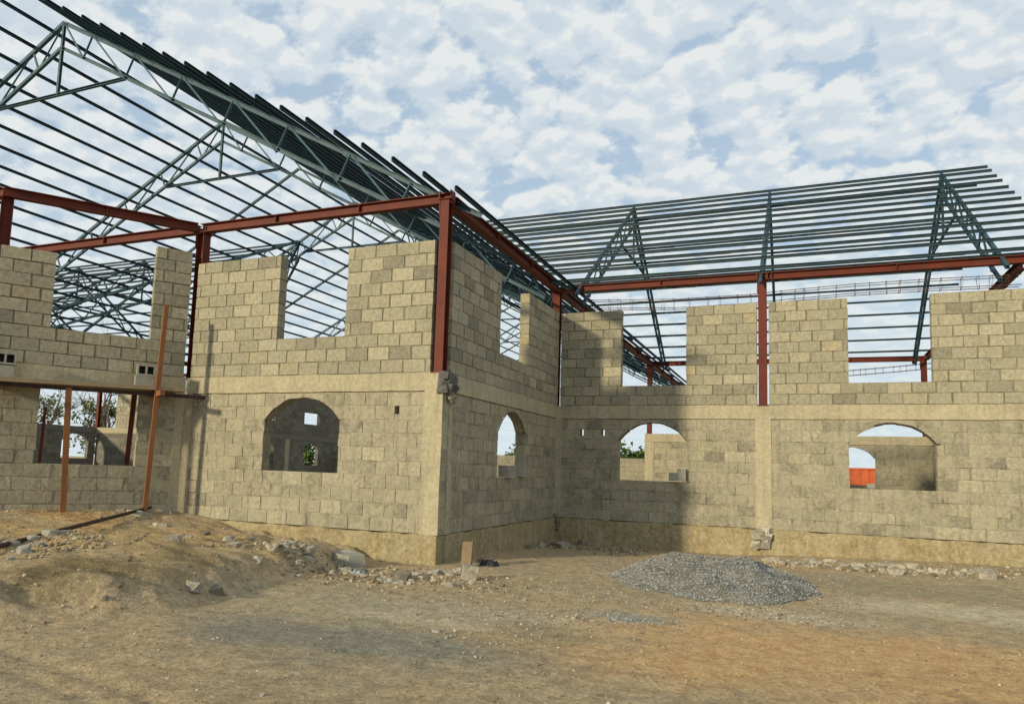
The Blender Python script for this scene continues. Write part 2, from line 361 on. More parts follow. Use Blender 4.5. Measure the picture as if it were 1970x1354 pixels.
def axis(lo, hi, step, far):
    c = []; v = lo
    while v <= hi + 1e-6: c.append(v); v += step
    g = step; v = c[-1]; up = []
    while v < far: g *= 1.35; v += g; up.append(v)
    g = step; v = lo; dnn = []
    while v > -far: g *= 1.35; v -= g; dnn.append(v)
    return dnn[::-1] + c + up
xs = axis(-9.0, 11.0, 0.075, 900); ys = axis(-10.0, 7.2, 0.075, 900)
vid = {}; gv = []; 
for j, y in enumerate(ys):
    for i, x in enumerate(xs):
        m = hmound(x, y); gv.append((x, y, hgt(x, y) + (rough(x, y, m) if -10.5 < y < 8 and -10 < x < 12 else 0)))
nx = len(xs)
def sheet(name, pick):
    used = {}; V = []; F = []
    for j in range(len(ys) - 1):
        for i in range(nx - 1):
            x = (xs[i] + xs[i + 1]) / 2; y = (ys[j] + ys[j + 1]) / 2
            if pick(x, y):
                q = (j * nx + i, j * nx + i + 1, (j + 1) * nx + i + 1, (j + 1) * nx + i)
                r = []
                for k in q:
                    if k not in used: used[k] = len(V); V.append(gv[k])
                    r.append(used[k])
                F.append(tuple(r))
    me = bpy.data.meshes.new(name); me.from_pydata(V, [], F); me.materials.append(M_GROUND)
    me.polygons.foreach_set('use_smooth', [True] * len(F)); me.update()
    o = bpy.data.objects.new(name, me); COL.objects.link(o); tag(o, kind='structure'); return o
inm = lambda x, y: hmound(x, y) > 0.03 and y < 0.6
sheet('ground', lambda x, y: not inm(x, y))
sheet('dirt_mound', inm)

# ------------------------------------------------------------------ building
bld = empty('unfinished_building', (0, 0, 0))
tag(bld, 'unfinished grey block building with arched lower windows, red steel posts and open green roof frame', 'building')
PITCH = 0.2457
ZR0, ZR1 = 3.03, 3.39          # ring beam
ZTOP = ZR1 + 10 * PITCH        # 5.85
def frame(o, deg):
    """wall space: u along the wall, v into the wall, z up. deg = direction of u in plan"""
    a = math.radians(deg); u = Vector((math.cos(a), math.sin(a), 0)); v = Vector((-math.sin(a), math.cos(a), 0))
    m = Matrix((u, v, Vector((0, 0, 1)))).transposed().to_4x4(); m.translation = Vector((o[0], o[1], 0)); return m
def sub_iv(ivs, a, b):
    r = []
    for p, q in ivs:
        if b <= p or a >= q: r.append((p, q)); continue
        if p < a: r.append((p, a))
        if q > b: r.append((b, q))
    return r
def arch_z(o, u):
    c = (o[0] + o[1]) / 2; hw = (o[1] - o[0]) / 2; rise = o[4] - o[3]
    R = (hw * hw + rise * rise) / (2 * rise); x = u - c; wob = 0.022 * noise.noise(Vector((u * 4.0, o[2] * 9, hw * 50))) + 0.010 * noise.noise(Vector((u * 14.0, 3, hw * 50)))
    if abs(x) >= hw: return o[3]
    return o[4] - R + math.sqrt(max(0, R * R - x * x)) + wob
# opening = (u0, u1, zsill, zspring, ztop) ; zspring == ztop for a square one
def prism(mb, M4, us, lows, top, v0, v1, mi, jit=0.0):
    n = len(us); pts = [(u, top) for u in (us[0], us[-1])]
    poly = [(us[i], lows[i]) for i in range(n)] + [(us[-1], top), (us[0], top)]
    if jit: poly = [(a + random.uniform(-jit, jit), b + random.uniform(-jit, jit)) for a, b in poly]
    # lateral openings: keep polygon simple
    k = len(poly); d = random.uniform(-jit, jit) * .25 if jit else 0; e = random.uniform(-jit, jit) * .5 if jit else 0
    vs = [M4 @ Vector((a, v0 + d + (e if i % 2 else -e) * 0.4, b)) for i, (a, b) in enumerate(poly)] + [M4 @ Vector((a, v1 - d, b)) for a, b in poly]
    fs = [tuple(range(k)), tuple(range(2 * k - 1, k - 1, -1))] + [(i, i + k, (i + 1) % k + k, (i + 1) % k) for i in range(k)]
    mb.add(vs, fs, mi)
def wall(M4, L, z0, ncourse, openings=(), th=0.225, pitch=PITCH, lower=False, top_fn=None, ragged=None, jit=0.006, dark=False, u_start=0.0, name='block_wall', parent=None, rec=0.009):
    mb = MB()
    for c in range(ncourse):
        a = z0 + c * pitch; b = a + pitch; mid = (a + b) / 2
        ivs = [(u_start, L)]
        if ragged: ivs = [(u_start + ragged(c)[0], L - ragged(c)[1])]
        arcs = []
        for o in openings:
            if o[2] - 0.03 < mid < o[3]: ivs = sub_iv(ivs, o[0] + random.uniform(-.012, .012) * lower, o[1] + random.uniform(-.012, .012) * lower)
            elif o[4] > o[3] and o[3] <= mid < o[4] + pitch: arcs.append(o)
        if top_fn:
            nv = []
            for p, q in ivs:
                u = p
                while u < q - 1e-6:
                    w = min(q, u + 0.235)
                    if top_fn((u + w) / 2) >= mid:
                        if nv and abs(nv[-1][1] - u) < 1e-6: nv[-1] = (nv[-1][0], w)
                        else: nv.append((u, w))
                    u = w
            ivs = nv
        def low(u, base):
            z = base
            for o in arcs:
                if o[0] < u < o[1]: z = max(z, arch_z(o, u))
            return z
        def pieces(p, q, za, zb, v0, v1, mi, j):
            cuts = arcs and any(o[0] < q and o[1] > p for o in arcs)
            if not cuts:
                prism(mb, M4, [p, q], [za, za], zb, v0, v1, mi, j); return
            n = max(2, int((q - p) / 0.03)); seg = []
            for i in range(n + 1):
                u = p + (q - p) * i / n; l = low(u, za)
                if l < zb - 0.012: seg.append((u, l))
                else:
                    if len(seg) > 1: prism(mb, M4, [s[0] for s in seg], [s[1] for s in seg], zb, v0, v1, mi, 0)
                    seg = []
            if len(seg) > 1: prism(mb, M4, [s[0] for s in seg], [s[1] for s in seg], zb, v0, v1, mi, 0)
        off = (0.235 if c % 2 else 0.0) + random.uniform(-.06, .06)
        for p, q in ivs:
            if q - p < 0.03: continue
            pieces(p + 0.006, q - 0.006, a + (0 if c else 0.001), b - (0.006 if c == ncourse - 1 or top_fn else 0), rec, th - rec, 1, 0)
            u = p; first = True
            k = math.ceil((p - off) / 0.468 + 1e-6)
            while u < q - 1e-6:
                nxt = min(q, off + k * 0.468); k += 1
                if nxt - u < 0.07 and nxt < q: nxt = min(q, off + k * 0.468); k += 1
                if q - nxt < 0.07: nxt = q
                g = random.uniform(.006, .017) * (1.25 if not lower else 1)
                dz = random.uniform(-.003, .003)
                pieces(u + (g if u > p else 0), nxt - (g if nxt < q else 0), a + random.uniform(.005, .014) + dz, b - random.uniform(.005, .013) + dz, random.uniform(-.006, .001), th, 0, jit)
                u = nxt
    return mb.build(name, [M_BLOCK_SHADED, M_MORTAR] if dark else [M_BLOCK2, M_MORTAR2] if lower else [M_BLOCK, M_MORTAR], parent or bld)
def rbox(mb, M4, a, b, step=0.35, jit=0.006, mi=0, v=None):
    """long concrete member with slightly wandering edges (along u)"""
    (u0, v0, z0), (u1, v1, z1) = a, b; n = max(1, int((u1 - u0) / step)); vs = []
    for i in range(n + 1):
        u = u0 + (u1 - u0) * i / n; j = lambda: random.uniform(-jit, jit)
        vs += [M4 @ Vector((u, v0 + j(), z0 + j())), M4 @ Vector((u, v1 + j(), z0 + j())), M4 @ Vector((u, v1 + j(), z1 + j())), M4 @ Vector((u, v0 + j(), z1 + j()))]
    fs = [(3, 2, 1, 0), (4 * n, 4 * n + 1, 4 * n + 2, 4 * n + 3)]
    for i in range(n):
        o = 4 * i
        for k in range(4): fs.append((o + k, o + (k + 1) % 4, o + 4 + (k + 1) % 4, o + 4 + k))
    mb.add(vs, fs, mi)
def rpost(mb, M4, a, b, step=0.4, jit=0.005):
    (u0, v0, z0), (u1, v1, z1) = a, b; n = max(1, int((z1 - z0) / step)); vs = []
    for i in range(n + 1):
        z = z0 + (z1 - z0) * i / n; j = lambda: random.uniform(-jit, jit)
        vs += [M4 @ Vector((u0 + j(), v0 + j(), z)), M4 @ Vector((u1 + j(), v0 + j(), z)), M4 @ Vector((u1 + j(), v1 + j(), z)), M4 @ Vector((u0 + j(), v1 + j(), z))]
    fs = [(3, 2, 1, 0), (4 * n, 4 * n + 1, 4 * n + 2, 4 * n + 3)]
    for i in range(n):
        o = 4 * i
        for k in range(4): fs.append((o + k, o + (k + 1) % 4, o + 4 + (k + 1) % 4, o + 4 + k))
    mb.add(vs, fs, 0)
def ring(M4, L, parent, u0=0.0, z0=ZR0, z1=ZR1, proud=0.012, th=0.225, mat=None):
    mb = MB(); rbox(mb, M4, (u0, -proud, z0 + 0.022), (L, th + proud, z1 - 0.004)); rbox(mb, M4, (u0 + .02, 0.035, z0 - 0.03), (L - .02, th - .035, z0 + 0.05)); return mb.build('ring_beam', mat or M_CONC, parent)
def found(M4, L, parent, u0=0.0, zlo=-0.6, zhi=0.50, proud=0.05):
    mb = MB(); rbox(mb, M4, (u0, -proud, zlo), (L, 0.3, zhi - .006), 0.16, 0.017); return mb.build('foundation_beam', M_FOUND, parent)
def pil(M4, u0, u1, parent, z0=0.50, z1=ZR0 + 0.02, proud=0.018, th=0.225):
    mb = MB(); rpost(mb, M4, (u0, -proud, z0), (u1, th + proud, z1)); return mb.build('concrete_pillar', M_CONC, parent)
LP = (ZR0 - 0.505) / 10
def facade(M4, L, lo, up, u0=0.0, lo_n=10, up_n=10, pillars=(), top_fn=None, ring_on=True, up_u0=None, up_L=None, fnd=True, fz=-0.6, dark=False):
    w = wall(M4, L, 0.505, lo_n, lo, lower=True, pitch=LP, u_start=u0, jit=0.008, rec=0.007, dark=dark)
    if ring_on: ring(M4, L, w, u0, mat=M_BLOCK_SHADED if dark else None)
    if fnd: found(M4, L, w, u0, fz)
    for a, b in pillars: pil(M4, a, b, w)
    if up_n: wall(M4, L if up_L is None else up_L, ZR1, up_n, up, u_start=u0 if up_u0 is None else up_u0, top_fn=top_fn, dark=dark)
    return w
def arch(u0, u1, s=1.55): return (u0, u1, s, 2.50, 2.95)
def sq(u0, u1, s=4.12): return (u0, u1, s, 9, 9)
def hole(u, z, w=0.10, h=0.14): return (u, u + w, z, z + h, z + h)

# sunlit gable front, outer face Y=0, X -6.05 .. 0
F1 = frame((-6.05, 0), 0)
w1 = facade(F1, 6.05, [arch(2.11, 3.88), (5.06, 5.16, 2.55, 2.75, 2.75)], [sq(2.27, 3.89)], pillars=[(5.68, 6.05), (-0.09, 0.2)], up_u0=0.09, up_L=5.76)
def plug(M4, u, z0, z1, w=.10):
    mb = MB(); rbox(mb, M4, (u - .004, .004, z0), (u + w + .004, .22, z1), 1, .002); mb.build('block_piece', M_BLOCK2, w1 if M4 is F1 else w3)
plug(F1, 5.06, 0.505 + 8 * LP + .004, 0.505 + 8 * LP + .10)
# shaded side wall, outer face X=0, runs Y 0.3 .. 6.65 (u runs along +Y, inside is -X)
F2 = frame((0, 0), 90)
def fr(o, deg): return frame(o, deg)
w2 = facade(F2, 6.85, [arch(2.60, 4.22)], [sq(2.56, 4.30)], u0=0.235, pillars=[(0.235, 0.40), (6.50, 6.66)], up_L=6.62)
# long sunlit transept front, outer face Y=6.65, X 0 .. 10.35
F3 = frame((0, 6.65), 0)
w3 = facade(F3, 10.62, [arch(1.64, 3.32, 1.55), arch(6.87, 8.58, 1.50), hole(0.62, 2.58), hole(1.18, 2.58), hole(6.14, 2.52, .08, .1), hole(9.12, 2.50), hole(9.85, 2.46)],
            [sq(1.66, 3.29, 4.00), sq(6.89, 8.55, 3.98), (4.93, 5.20, 3.3, 9, 9)], u0=0.012, pillars=[(0.012, 0.14), (4.89, 5.24), (10.30, 10.62)], up_u0=0.06)
for u_ in (0.62, 1.18): plug(F3, u_, 0.505 + 8 * LP + .004, 0.505 + 8 * LP + .09)
plug(F3, 9.12, 0.505 + 8 * LP + .004, 0.505 + 8 * LP + .10); plug(F3, 9.85, 0.505 + 7 * LP + .004, 0.505 + 7 * LP + .12)
# angled wing wall
WD = 56.0
a_ = math.radians(WD); nW = Vector((math.sin(a_), -math.cos(a_), 0)); wdir = Vector((-math.cos(a_), -math.sin(a_), 0))     # from the joint toward the viewer's left
WJ = Vector((-6.05, 0.0, 0))
WL = 3.42
WE = WJ + wdir * WL                                                          # far (left) end
FW = frame((WE.x, WE.y), WD)                                                 # u runs from WE toward the joint
def wt(t): return WL - t
def wtop(u):
    t = WL - u
    return 5.62 if t > 2.5 else 6.2
w4 = facade(FW, WL - 0.02, [(wt(2.60), wt(0.86), 1.60, 9, 9)], [sq(wt(2.54), wt(0.77), 4.19)], pillars=[(WL - 0.20, WL - 0.02)], up_L=WL - 0.075, up_n=11, top_fn=wtop, fz=-0.3)
# front facet of the apse and its mirror, then the far half of the front
AX = -11.6
FA = frame((2 * AX - WE.x, WE.y), 0)
facade(FA, 2 * (WE.x - AX), [arch(1.4, 3.1), arch(3.9, 5.6)], [sq(1.4, 3.1), sq(3.9, 5.6)], u0=0.02, up_n=9, fz=-0.2)
FWm = frame((2 * AX - WJ.x, 0), -WD)
facade(FWm, WL, [(0.8, 2.5, 1.6, 9, 9)], [sq(0.8, 2.5)], fz=-0.2)
FL = frame((-23.2, 0), 0)
facade(FL, 6.05, [arch(2.1, 3.9)], [sq(2.1, 3.9)], fz=-0.2)
# nave left wall: inside face X=-23.2 (outer -23.425), u runs along -Y
def left_face(y1): return frame((-23.425, y1), -90)
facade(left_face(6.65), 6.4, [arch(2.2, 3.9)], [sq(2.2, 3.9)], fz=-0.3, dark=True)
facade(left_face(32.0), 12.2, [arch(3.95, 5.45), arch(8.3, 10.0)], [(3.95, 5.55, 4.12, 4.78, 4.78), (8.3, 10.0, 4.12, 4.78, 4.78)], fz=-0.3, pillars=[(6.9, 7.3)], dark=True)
# left transept: front, end and back walls
facade(frame((-33.6, 6.65), 0), 10.2, [arch(2.0, 3.7), arch(6.6, 8.3)], [sq(2, 3.7), sq(6.6, 8.3)], fz=-0.3)
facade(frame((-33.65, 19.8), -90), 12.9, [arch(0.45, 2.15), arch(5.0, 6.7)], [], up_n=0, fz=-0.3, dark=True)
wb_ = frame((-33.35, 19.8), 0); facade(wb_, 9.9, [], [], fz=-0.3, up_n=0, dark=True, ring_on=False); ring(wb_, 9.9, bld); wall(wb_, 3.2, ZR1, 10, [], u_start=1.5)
# right transept: end wall (lower storey only) and back wall (lower storey)
facade(frame((10.62, 6.9), 90), 12.88, [arch(2.2, 3.9), arch(8, 9.7)], [], up_n=0, fz=-0.3)
facade(frame((-0.28, 19.8), 0), 10.95, [arch(1.75 + .28, 3.4 + .28), arch(6.85 + .28, 8.52 + .28, 1.47)], [], up_n=0, pillars=[(0, 0.38), (4.9 + .28, 5.25 + .28)], fz=-0.3)
# rear of the nave, still low
facade(frame((0.0, 20.1), 90), 10, [arch(2, 3.7)], [], up_n=0, fz=-0.3)
rear_top = lambda u: 1.75 if u > 22.0 else (2.15 if u > 21 else (2.6 if u > 14.8 or u < 8 else 2.4))
facade(frame((-23.2, 30.0), 0), 23.0, [], [], up_n=0, ring_on=False, top_fn=None, fz=-0.3, lo_n=0)
wall(frame((-23.2, 30.0), 0), 23.0, 0.505, 9, [], lower=True, pitch=LP, top_fn=rear_top)

# broken concrete at the front corner, ends of the ring beams
mb = MB(); mb.box((-.10, -.035, 3.05), (.035, .33, 3.40), jit=.02)
for k in range(30):
    r = random.uniform(.05, .10); c = Vector((0.02 + random.uniform(-.03, .04), 0.0 + random.uniform(0, .34), 3.06 + (k % 16) * 0.021))
    m4 = Matrix.Translation(c) @ Matrix.Rotation(random.uniform(0, 3), 4, Vector((random.random(), random.random(), 1)))
    mb.box((-r, -r * .8, -r * .7), (r, r * .8, r * .7), mat=m4, jit=0.02)
mb.build('broken_concrete', M_CONCDARK, bld)
mb = MB()
for k in range(10):
    r = random.uniform(.025, .05); c = Vector((0.05 + random.uniform(-.03, .04), 0.05 + random.uniform(0, .28), 2.98 + random.uniform(-.09, .05)))
    m4 = Matrix.Translation(c) @ Matrix.Rotation(random.uniform(0, 3), 4, Vector((random.random(), random.random(), 1)))
    mb.box((-r, -r * .8, -r * .7), (r, r * .8, r * .7), mat=m4, jit=0.012)
mb.build('broken_concrete', M_RUBBLE, bld)
mb = MB()      # spalled foot of the middle pillar
for k in range(26):
    r = random.uniform(.05, .11); c = Vector((5.05 + random.uniform(-.17, .17), 6.60 + random.uniform(-.05, .02), 0.28 + random.uniform(-.16, .20)))
    m4 = Matrix.Translation(c) @ Matrix.Rotation(random.uniform(0, 3), 4, Vector((random.random(), random.random(), 1)))
    mb.box((-r, -r * .5, -r * .7), (r, r * .5, r * .7), mat=m4, jit=0.02)
mb.build('broken_concrete', M_RUBBLE, bld)
mb = MB()
for k in range(14):
    r = random.uniform(.03, .06); c = Vector((0.06 + random.uniform(-.05, .08), 6.52 + random.uniform(-.05, .05), 0.45 + random.uniform(-.25, .1)))
    m4 = Matrix.Translation(c) @ Matrix.Rotation(random.uniform(0, 3), 4, Vector((random.random(), random.random(), 1)))
    mb.box((-r, -r * .7, -r * .7), (r, r * .7, r * .7), mat=m4, jit=0.015)
mb.build('broken_concrete', M_RUBDARK, bld)
# thin formwork strips bent over the arches
def arch_strip(M4, o, zoff=0.012, w=0.03, a0=0.0, a1=1.0, loose=0.0, mat=None):
    mb = MB(); pts = []
    for i in range(25):
        f = a0 + (a1 - a0) * i / 24; u = o[0] + (o[1] - o[0]) * f
        z = arch_z(o, u) + zoff + loose * math.sin(f * 3.1)
        pts.append(M4 @ Vector((u, -0.012, z)))
    mb.tube(pts, w / 2, 5); return mb.build('arch_formwork', mat or M_PIPE, bld)
arch_strip(F1, arch(2.11, 3.88), -0.005, 0.02)
arch_strip(F3, arch(6.87, 8.58), 0.01, 0.03, 0.3, 1.03, 0.01)
arch_strip(F3, arch(1.64, 3.32), -0.005, 0.02)
arch_strip(F2, arch(2.60, 4.22), -0.005, 0.02)

# ---- red steel frame
def column(x, y, z0=ZR1 - 0.02, z1=6.52, w=0.19, rot=0, plate=True, sx=0, sy=0):
    mb = MB(); up = (1, 0, 0) if rot else (0, 1, 0)
    mb.sect((x, y, z0), (x, y, z1), w, w, 'H', up=up, th=0.016)
    if plate:
        mb.box((x - .13, y - .13, z0 - .002), (x + .13, y + .13, z0 + .018))
        mb.box((x - .12, y - .12, z1), (x + .12, y + .12, z1 + .016))
        for q in (-1, 1): mb.box((x + q * .115 - .012, y - .09, z1 + .02), (x + q * .115 + .012, y + .09, z1 + .17))
    mb.box((x - w * .62, y - w * .55, z1 - .30), (x - w * .5 - .002, y + w * .55, z1 - .02))
    return mb.build('steel_column', M_RED, bld)
def beam(p, q, w=0.16, h=0.19, ext=0.0):
    mb = MB(); mb.sect(p, q, w, h, 'H', th=0.016, ext=ext)
    p = Vector(p); q = Vector(q); L = (q - p).length; d = (q - p) / L; n = int(L / 2.9)
    for k in range(1, n + 1):
        c = p + d * (L * k / (n + 1)); mb.bar(c - d * .006, c + d * .006, w * .96, h * .97)
    return mb.build('steel_beam', M_RED, bld)
ZB = 6.63
column(-0.14, 0.115, z1=6.60, w=0.175)
column(-6.075, 0.19, z0=3.36, z1=6.54, rot=1, w=.20)
column(-11.6, 0.13, z1=6.54); column(-17.15, 0.13, z1=6.54); column(-23.1, 0.13, z1=6.54)
mb = MB(); cw_ = WE + nW * -.11; mb.sect((cw_.x, cw_.y, 3.37), (cw_.x, cw_.y, 6.54), .2, .2, 'H', up=tuple(wdir), th=.016); mb.build('steel_column', M_RED, bld); column(2 * AX - WE.x, WE.y, z1=6.52)
column(-0.11, 6.76, z1=6.42); column(5.06, 6.74, z1=6.40); column(10.45, 6.76, z1=6.40)
column(-0.11, 19.92, z0=3.37, z1=6.34); column(5.0, 19.92, z0=3.37, z1=6.30); column(10.22, 19.92, z0=3.37, z1=6.28)
column(-0.11, 29.8, z0=3.37, z1=6.34); column(-23.3, 6.76); column(-23.3, 19.92); column(-23.3, 29.8); column(-0.11, 37, z0=.4, z1=6.3); column(-23.3, 37, z0=.4, z1=6.3); column(-0.11, 44.2, z0=.4, z1=6.3); column(-23.3, 44.2, z0=.4, z1=6.3); column(-33.5, 6.76); column(-33.5, 19.92)
column(-23.3, 25.0)
beam((-6.06, 0.13, 6.66), (-0.02, 0.13, 6.64), ext=0.0)
beam((-23.2, 0.14, 6.66), (-6.18, 0.14, 6.66))
beam((WJ.x - .05, 0.02, 6.655), (WE.x - .05, WE.y - .05, 6.61), h=0.18)
beam((2 * AX - WE.x, WE.y, 6.62), (WE.x - .14, WE.y, 6.62)); beam((2 * AX - WJ.x, 0, 6.66), (2 * AX - WE.x, WE.y, 6.62))
beam((-0.11, 0.30, 6.63), (-0.11, 6.66, 6.53), w=0.18, h=0.21); beam((-0.11, 6.86, 6.53), (-0.11, 19.82, 6.44)); beam((-0.11, 20.0, 6.44), (-0.11, 45, 6.40))
beam((0.0, 6.74, 6.50), (10.55, 6.74, 6.49), h=0.17)
beam((0.0, 19.92, 6.42), (10.3, 19.92, 6.36)); beam((10.30, 6.84, 6.42), (10.30, 19.83, 6.38))
beam((-23.3, 0.3, 6.6), (-23.3, 45, 6.42)); beam((-33.4, 6.74, 6.49), (-23.4, 6.74, 6.5)); beam((-33.4, 19.92, 6.45), (-23.4, 19.92, 6.45)); beam((-33.5, 6.9, 6.45), (-33.5, 19.8, 6.45))

# ---- roof geometry
NS, NZ, NX = 0.5353, 12.80, -11.6       # nave: slope, ridge height (top chord), ridge X
TS, TZ, TY = 0.6846, 10.98, 13.2        # transept: slope, ridge height, ridge Y
def nz(x): return NZ - NS * abs(x - NX)
def tz(y): return TZ - TS * abs(y - TY)
def truss(P, half, slope, zr, depth, nodes, over, tie_node, cw=0.085, mat=None, mat_web=None, one=False):
    """P(s, z) maps signed offset from the ridge and height to a point"""
    mat = mat or M_TRUSS
    root = None; mb = MB()
    zc = lambda s: zr - slope * abs(s)
    for sg in (-1, 1):
        mb.sect(P(0, zr), P(sg * (half + over), zc(half + over)), cw, cw * 1.15, 'C', th=0.012)
    root = mb.build('roof_truss', mat, bld)
    mb = MB(); e = half - 0.25
    for sg in (-1, 1):
        mb.sect(P(0, zr - depth), P(sg * e, zc(e) - depth + 0.12), cw * .9, cw, 'C', th=0.012)
    mb.build('bottom_chord', mat, root)
    mb = MB()
    sh = depth * slope / (1 + slope * slope) 
    for sg in (-1, 1):
        prev = 0.0; prev_top = 0.0
        for k, s in enumerate(nodes):
            b = s - sh * 0.95; pb = P(sg * b, zc(b) - depth); pt = P(sg * s, zc(s))
            mb.bar(pt, pb, 0.045, 0.045, up=(0.1, 0.2, 1))
            mb.bar(P(sg * prev_top, zc(prev_top)), pb, 0.035, 0.04, up=(0.1, 0.2, 1))
            prev_top = s + 0.04
    mb.build('web_bar', mat_web or mat, root)
    if tie_node:
        mb = MB(); b = tie_node - sh * .95; zt_ = zc(b) - depth
        mb.sect(P(-b, zt_), P(b, zt_), cw * .8, cw * .9, 'C', th=0.012)
        mb.sect(P(0, zr), P(0, zt_), cw * .8, cw * .8, 'C', up=(0, 1, 0.01), th=0.012)
        mb.build('tie_and_king_post', mat, root)
    return root
nn = [1.1, 2.65, 4.25, 5.85, 7.42, 9.05, 10.5]
for y in (0.42, 6.1, 13.8, 21.8, 29.4, 37.0, 44.2):
    truss(lambda s, z, y=y: Vector((NX + s, y, z)), 11.6, NS, NZ, 0.68, nn, 0.42, 2.65)
# plain rafters at mid bay, only on the left slope as far as the ridge
for y in (10.05, 17.55, 25.6, 33.2, 40.6):
    mb = MB()
    mb.sect((NX, y, NZ - .02), (NX - 11.6, y, NZ - .02 - NS * 11.6), 0.07, 0.09, 'C', th=0.01)
    mb.sect((NX, y, NZ - .02), (NX + 11.6, y, NZ - .02 - NS * 11.6), 0.07, 0.09, 'C', th=0.01)
    mb.build('rafter', M_TRUSSD, bld)
tn = [0.9, 2.1, 3.4, 4.7, 5.9]
for i, x in enumerate((0.55, 5.03, 9.9, -22.9, -27.35, -32.0)):
    truss(lambda s, z, x=x: Vector((x, TY + s, z)), 6.6, TS, TZ, 0.66, tn, 0.35, 2.1 if i != 1 else None, cw=0.075, mat=M_TRUSSD if i > 2 else M_TRUSSD)
# valley girders, doubled chords with lacing
def girder(p, q, depth=0.75, n=9, both=True):
    p = Vector(p); q = Vector(q); mb = MB(); dz = Vector((0, 0, depth))
    mb.sect(p, q, 0.09, 0.11, 'C', th=0.014); root = mb.build('valley_girder', M_TRUSSD, bld)
    mb = MB(); mb.sect(p - dz, q.lerp(p, .04) - dz, 0.08, 0.09, 'C', th=0.012); mb.build('bottom_chord', M_TRUSSD, root)
    mb = MB()
    for k in range(n):
        a = k / n; b = (k + .5) / n; c = (k + 1) / n
        mb.bar(p.lerp(q, a), p.lerp(q, b) - dz, .04, .04); mb.bar(p.lerp(q, b) - dz, p.lerp(q, c), .04, .04)
    mb.build('web_bar', M_TRUSSD, root)
girder((-13.9, TY - .05, 11.1), (-23.1, 6.75, 6.62)); girder((-13.9, TY + .05, 11.1), (-23.1, 19.8, 6.62))
girder((-8.6, TY - .05, 11.1), (-.1, 6.75, 6.62)); girder((-8.6, TY + .05, 11.1), (-.1, 19.8, 6.62))

# ---- purlins: each one a part
def purlin(p, q, w=0.055, h=0.10):
    mb = MB(); j = lambda: Vector((0, 0, random.uniform(-.012, .012)))
    p = Vector(p); q = Vector(q); m_ = p.lerp(q, random.uniform(.42, .58)) + Vector((0, 0, -.012)); mb.sect(p + j(), m_, w, h, 'C', th=0.012, up=(0, 0, 1), ext=.04); mb.sect(m_ + Vector((0, 0, .004)), q + j(), w * .9, h * .9, 'C', th=0.012, up=(0, 0, 1), ext=.04); return mb.build('purlin', M_PURLIN, bld)
np_ = 0
for k in range(19):
    x = 0.40 - 0.627 * k
    z = nz(x) + 0.10
    y0 = -0.62 - 0.022 * k + random.uniform(-.04, .04)
    purlin((x, y0, z + .03), (x, 45.0, z + .03), w=0.05, h=0.088); np_ += 1
for k in range(19):
    x = -12.02 - 0.627 * k; z = nz(x) + 0.09
    purlin((x, -0.9, z), (x, 45.0, z), w=0.05, h=0.085); np_ += 1
def vx(z): return NX + (NZ - z) / NS
fy = [0.0, 0.43, 0.93, 1.45, 2.0, 2.50, 3.03, 3.56, 4.06, 4.58, 5.06, 5.63, 6.25]
for i, d in enumerate(fy):
    z = TZ + .09 - TS * d; y = TY - d
    x0 = vx(z)
    purlin((x0, y, z), (11.05 + .01 * i, y, z), w=0.05, h=0.085)
    xl = 2 * NX - vx(z) + 1.0 * (z - 6.5) / 4.5
    if i < 12: purlin((-34.1, y, z), (min(xl, -14.0 + 0), y, z), w=0.05, h=0.075)
by = [0.52, 1.03, 1.6, 2.15, 2.72, 3.23, 3.80, 4.31, 4.85, 5.39, 5.94, 6.47]
for i, d in enumerate(by):
    z = TZ + .09 - TS * d; y = TY + d
    purlin((vx(z), y, z), (10.88 + random.uniform(-.04, .04), y, z), w=0.05, h=0.075)
    xl = 2 * NX - vx(z) + 1.0 * (z - 6.5) / 4.5
    if i < 11: purlin((-34.1, y, z), (xl, y, z), w=0.05, h=0.07)
# eave channel lying on the front transept beam
mb = MB(); mb.sect((0.2, 6.72, 6.612), (10.9, 6.72, 6.612), 0.10, 0.045, 'C', th=0.010); mb.build('eave_channel', M_TRUSSD, bld)

# ---- rebar cages of the future ring beams
def cage(path, w=0.2, h=0.22, step=0.22, r=0.009, stir=None):
    mb = MB(); P = [Vector(p) for p in path]
    for dy in (0, w):
        for dz in (0, h): mb.tube([p + Vector((0, dy, dz)) for p in P], r, 5)
    L = P[-1].x - P[0].x; x = P[0].x + .1
    while x < P[-1].x:
        for a, b in zip(P, P[1:]):
            if a.x <= x <= b.x: c = a.lerp(b, (x - a.x) / (b.x - a.x)); break
        e = [c + Vector((random.uniform(-.02, .02), dy, dz)) for dy, dz in ((-.01, -.02), (w + .01, -.02), (w + .01, h + .02), (-.01, h + .02), (-.01, -.02))]
        mb.tube(e, r * .75, 4); x += step * random.uniform(.6, 1.5)
    return mb.build('rebar_cage', M_REBAR, bld)
cage([(0.35, 6.95, 6.03), (3.0, 6.95, 5.90), (4.8, 6.95, 5.91), (5.7, 6.95, 5.96), (7.0, 6.95, 6.01), (8.6, 6.95, 6.02), (10.3, 6.95, 6.0)], step=0.30, w=.22, h=.22)
cage([(6.5, 19.95, 5.70), (7.8, 19.95, 5.78), (9.2, 19.95, 5.88), (10.6, 19.95, 6.0)], step=0.25, h=.2)
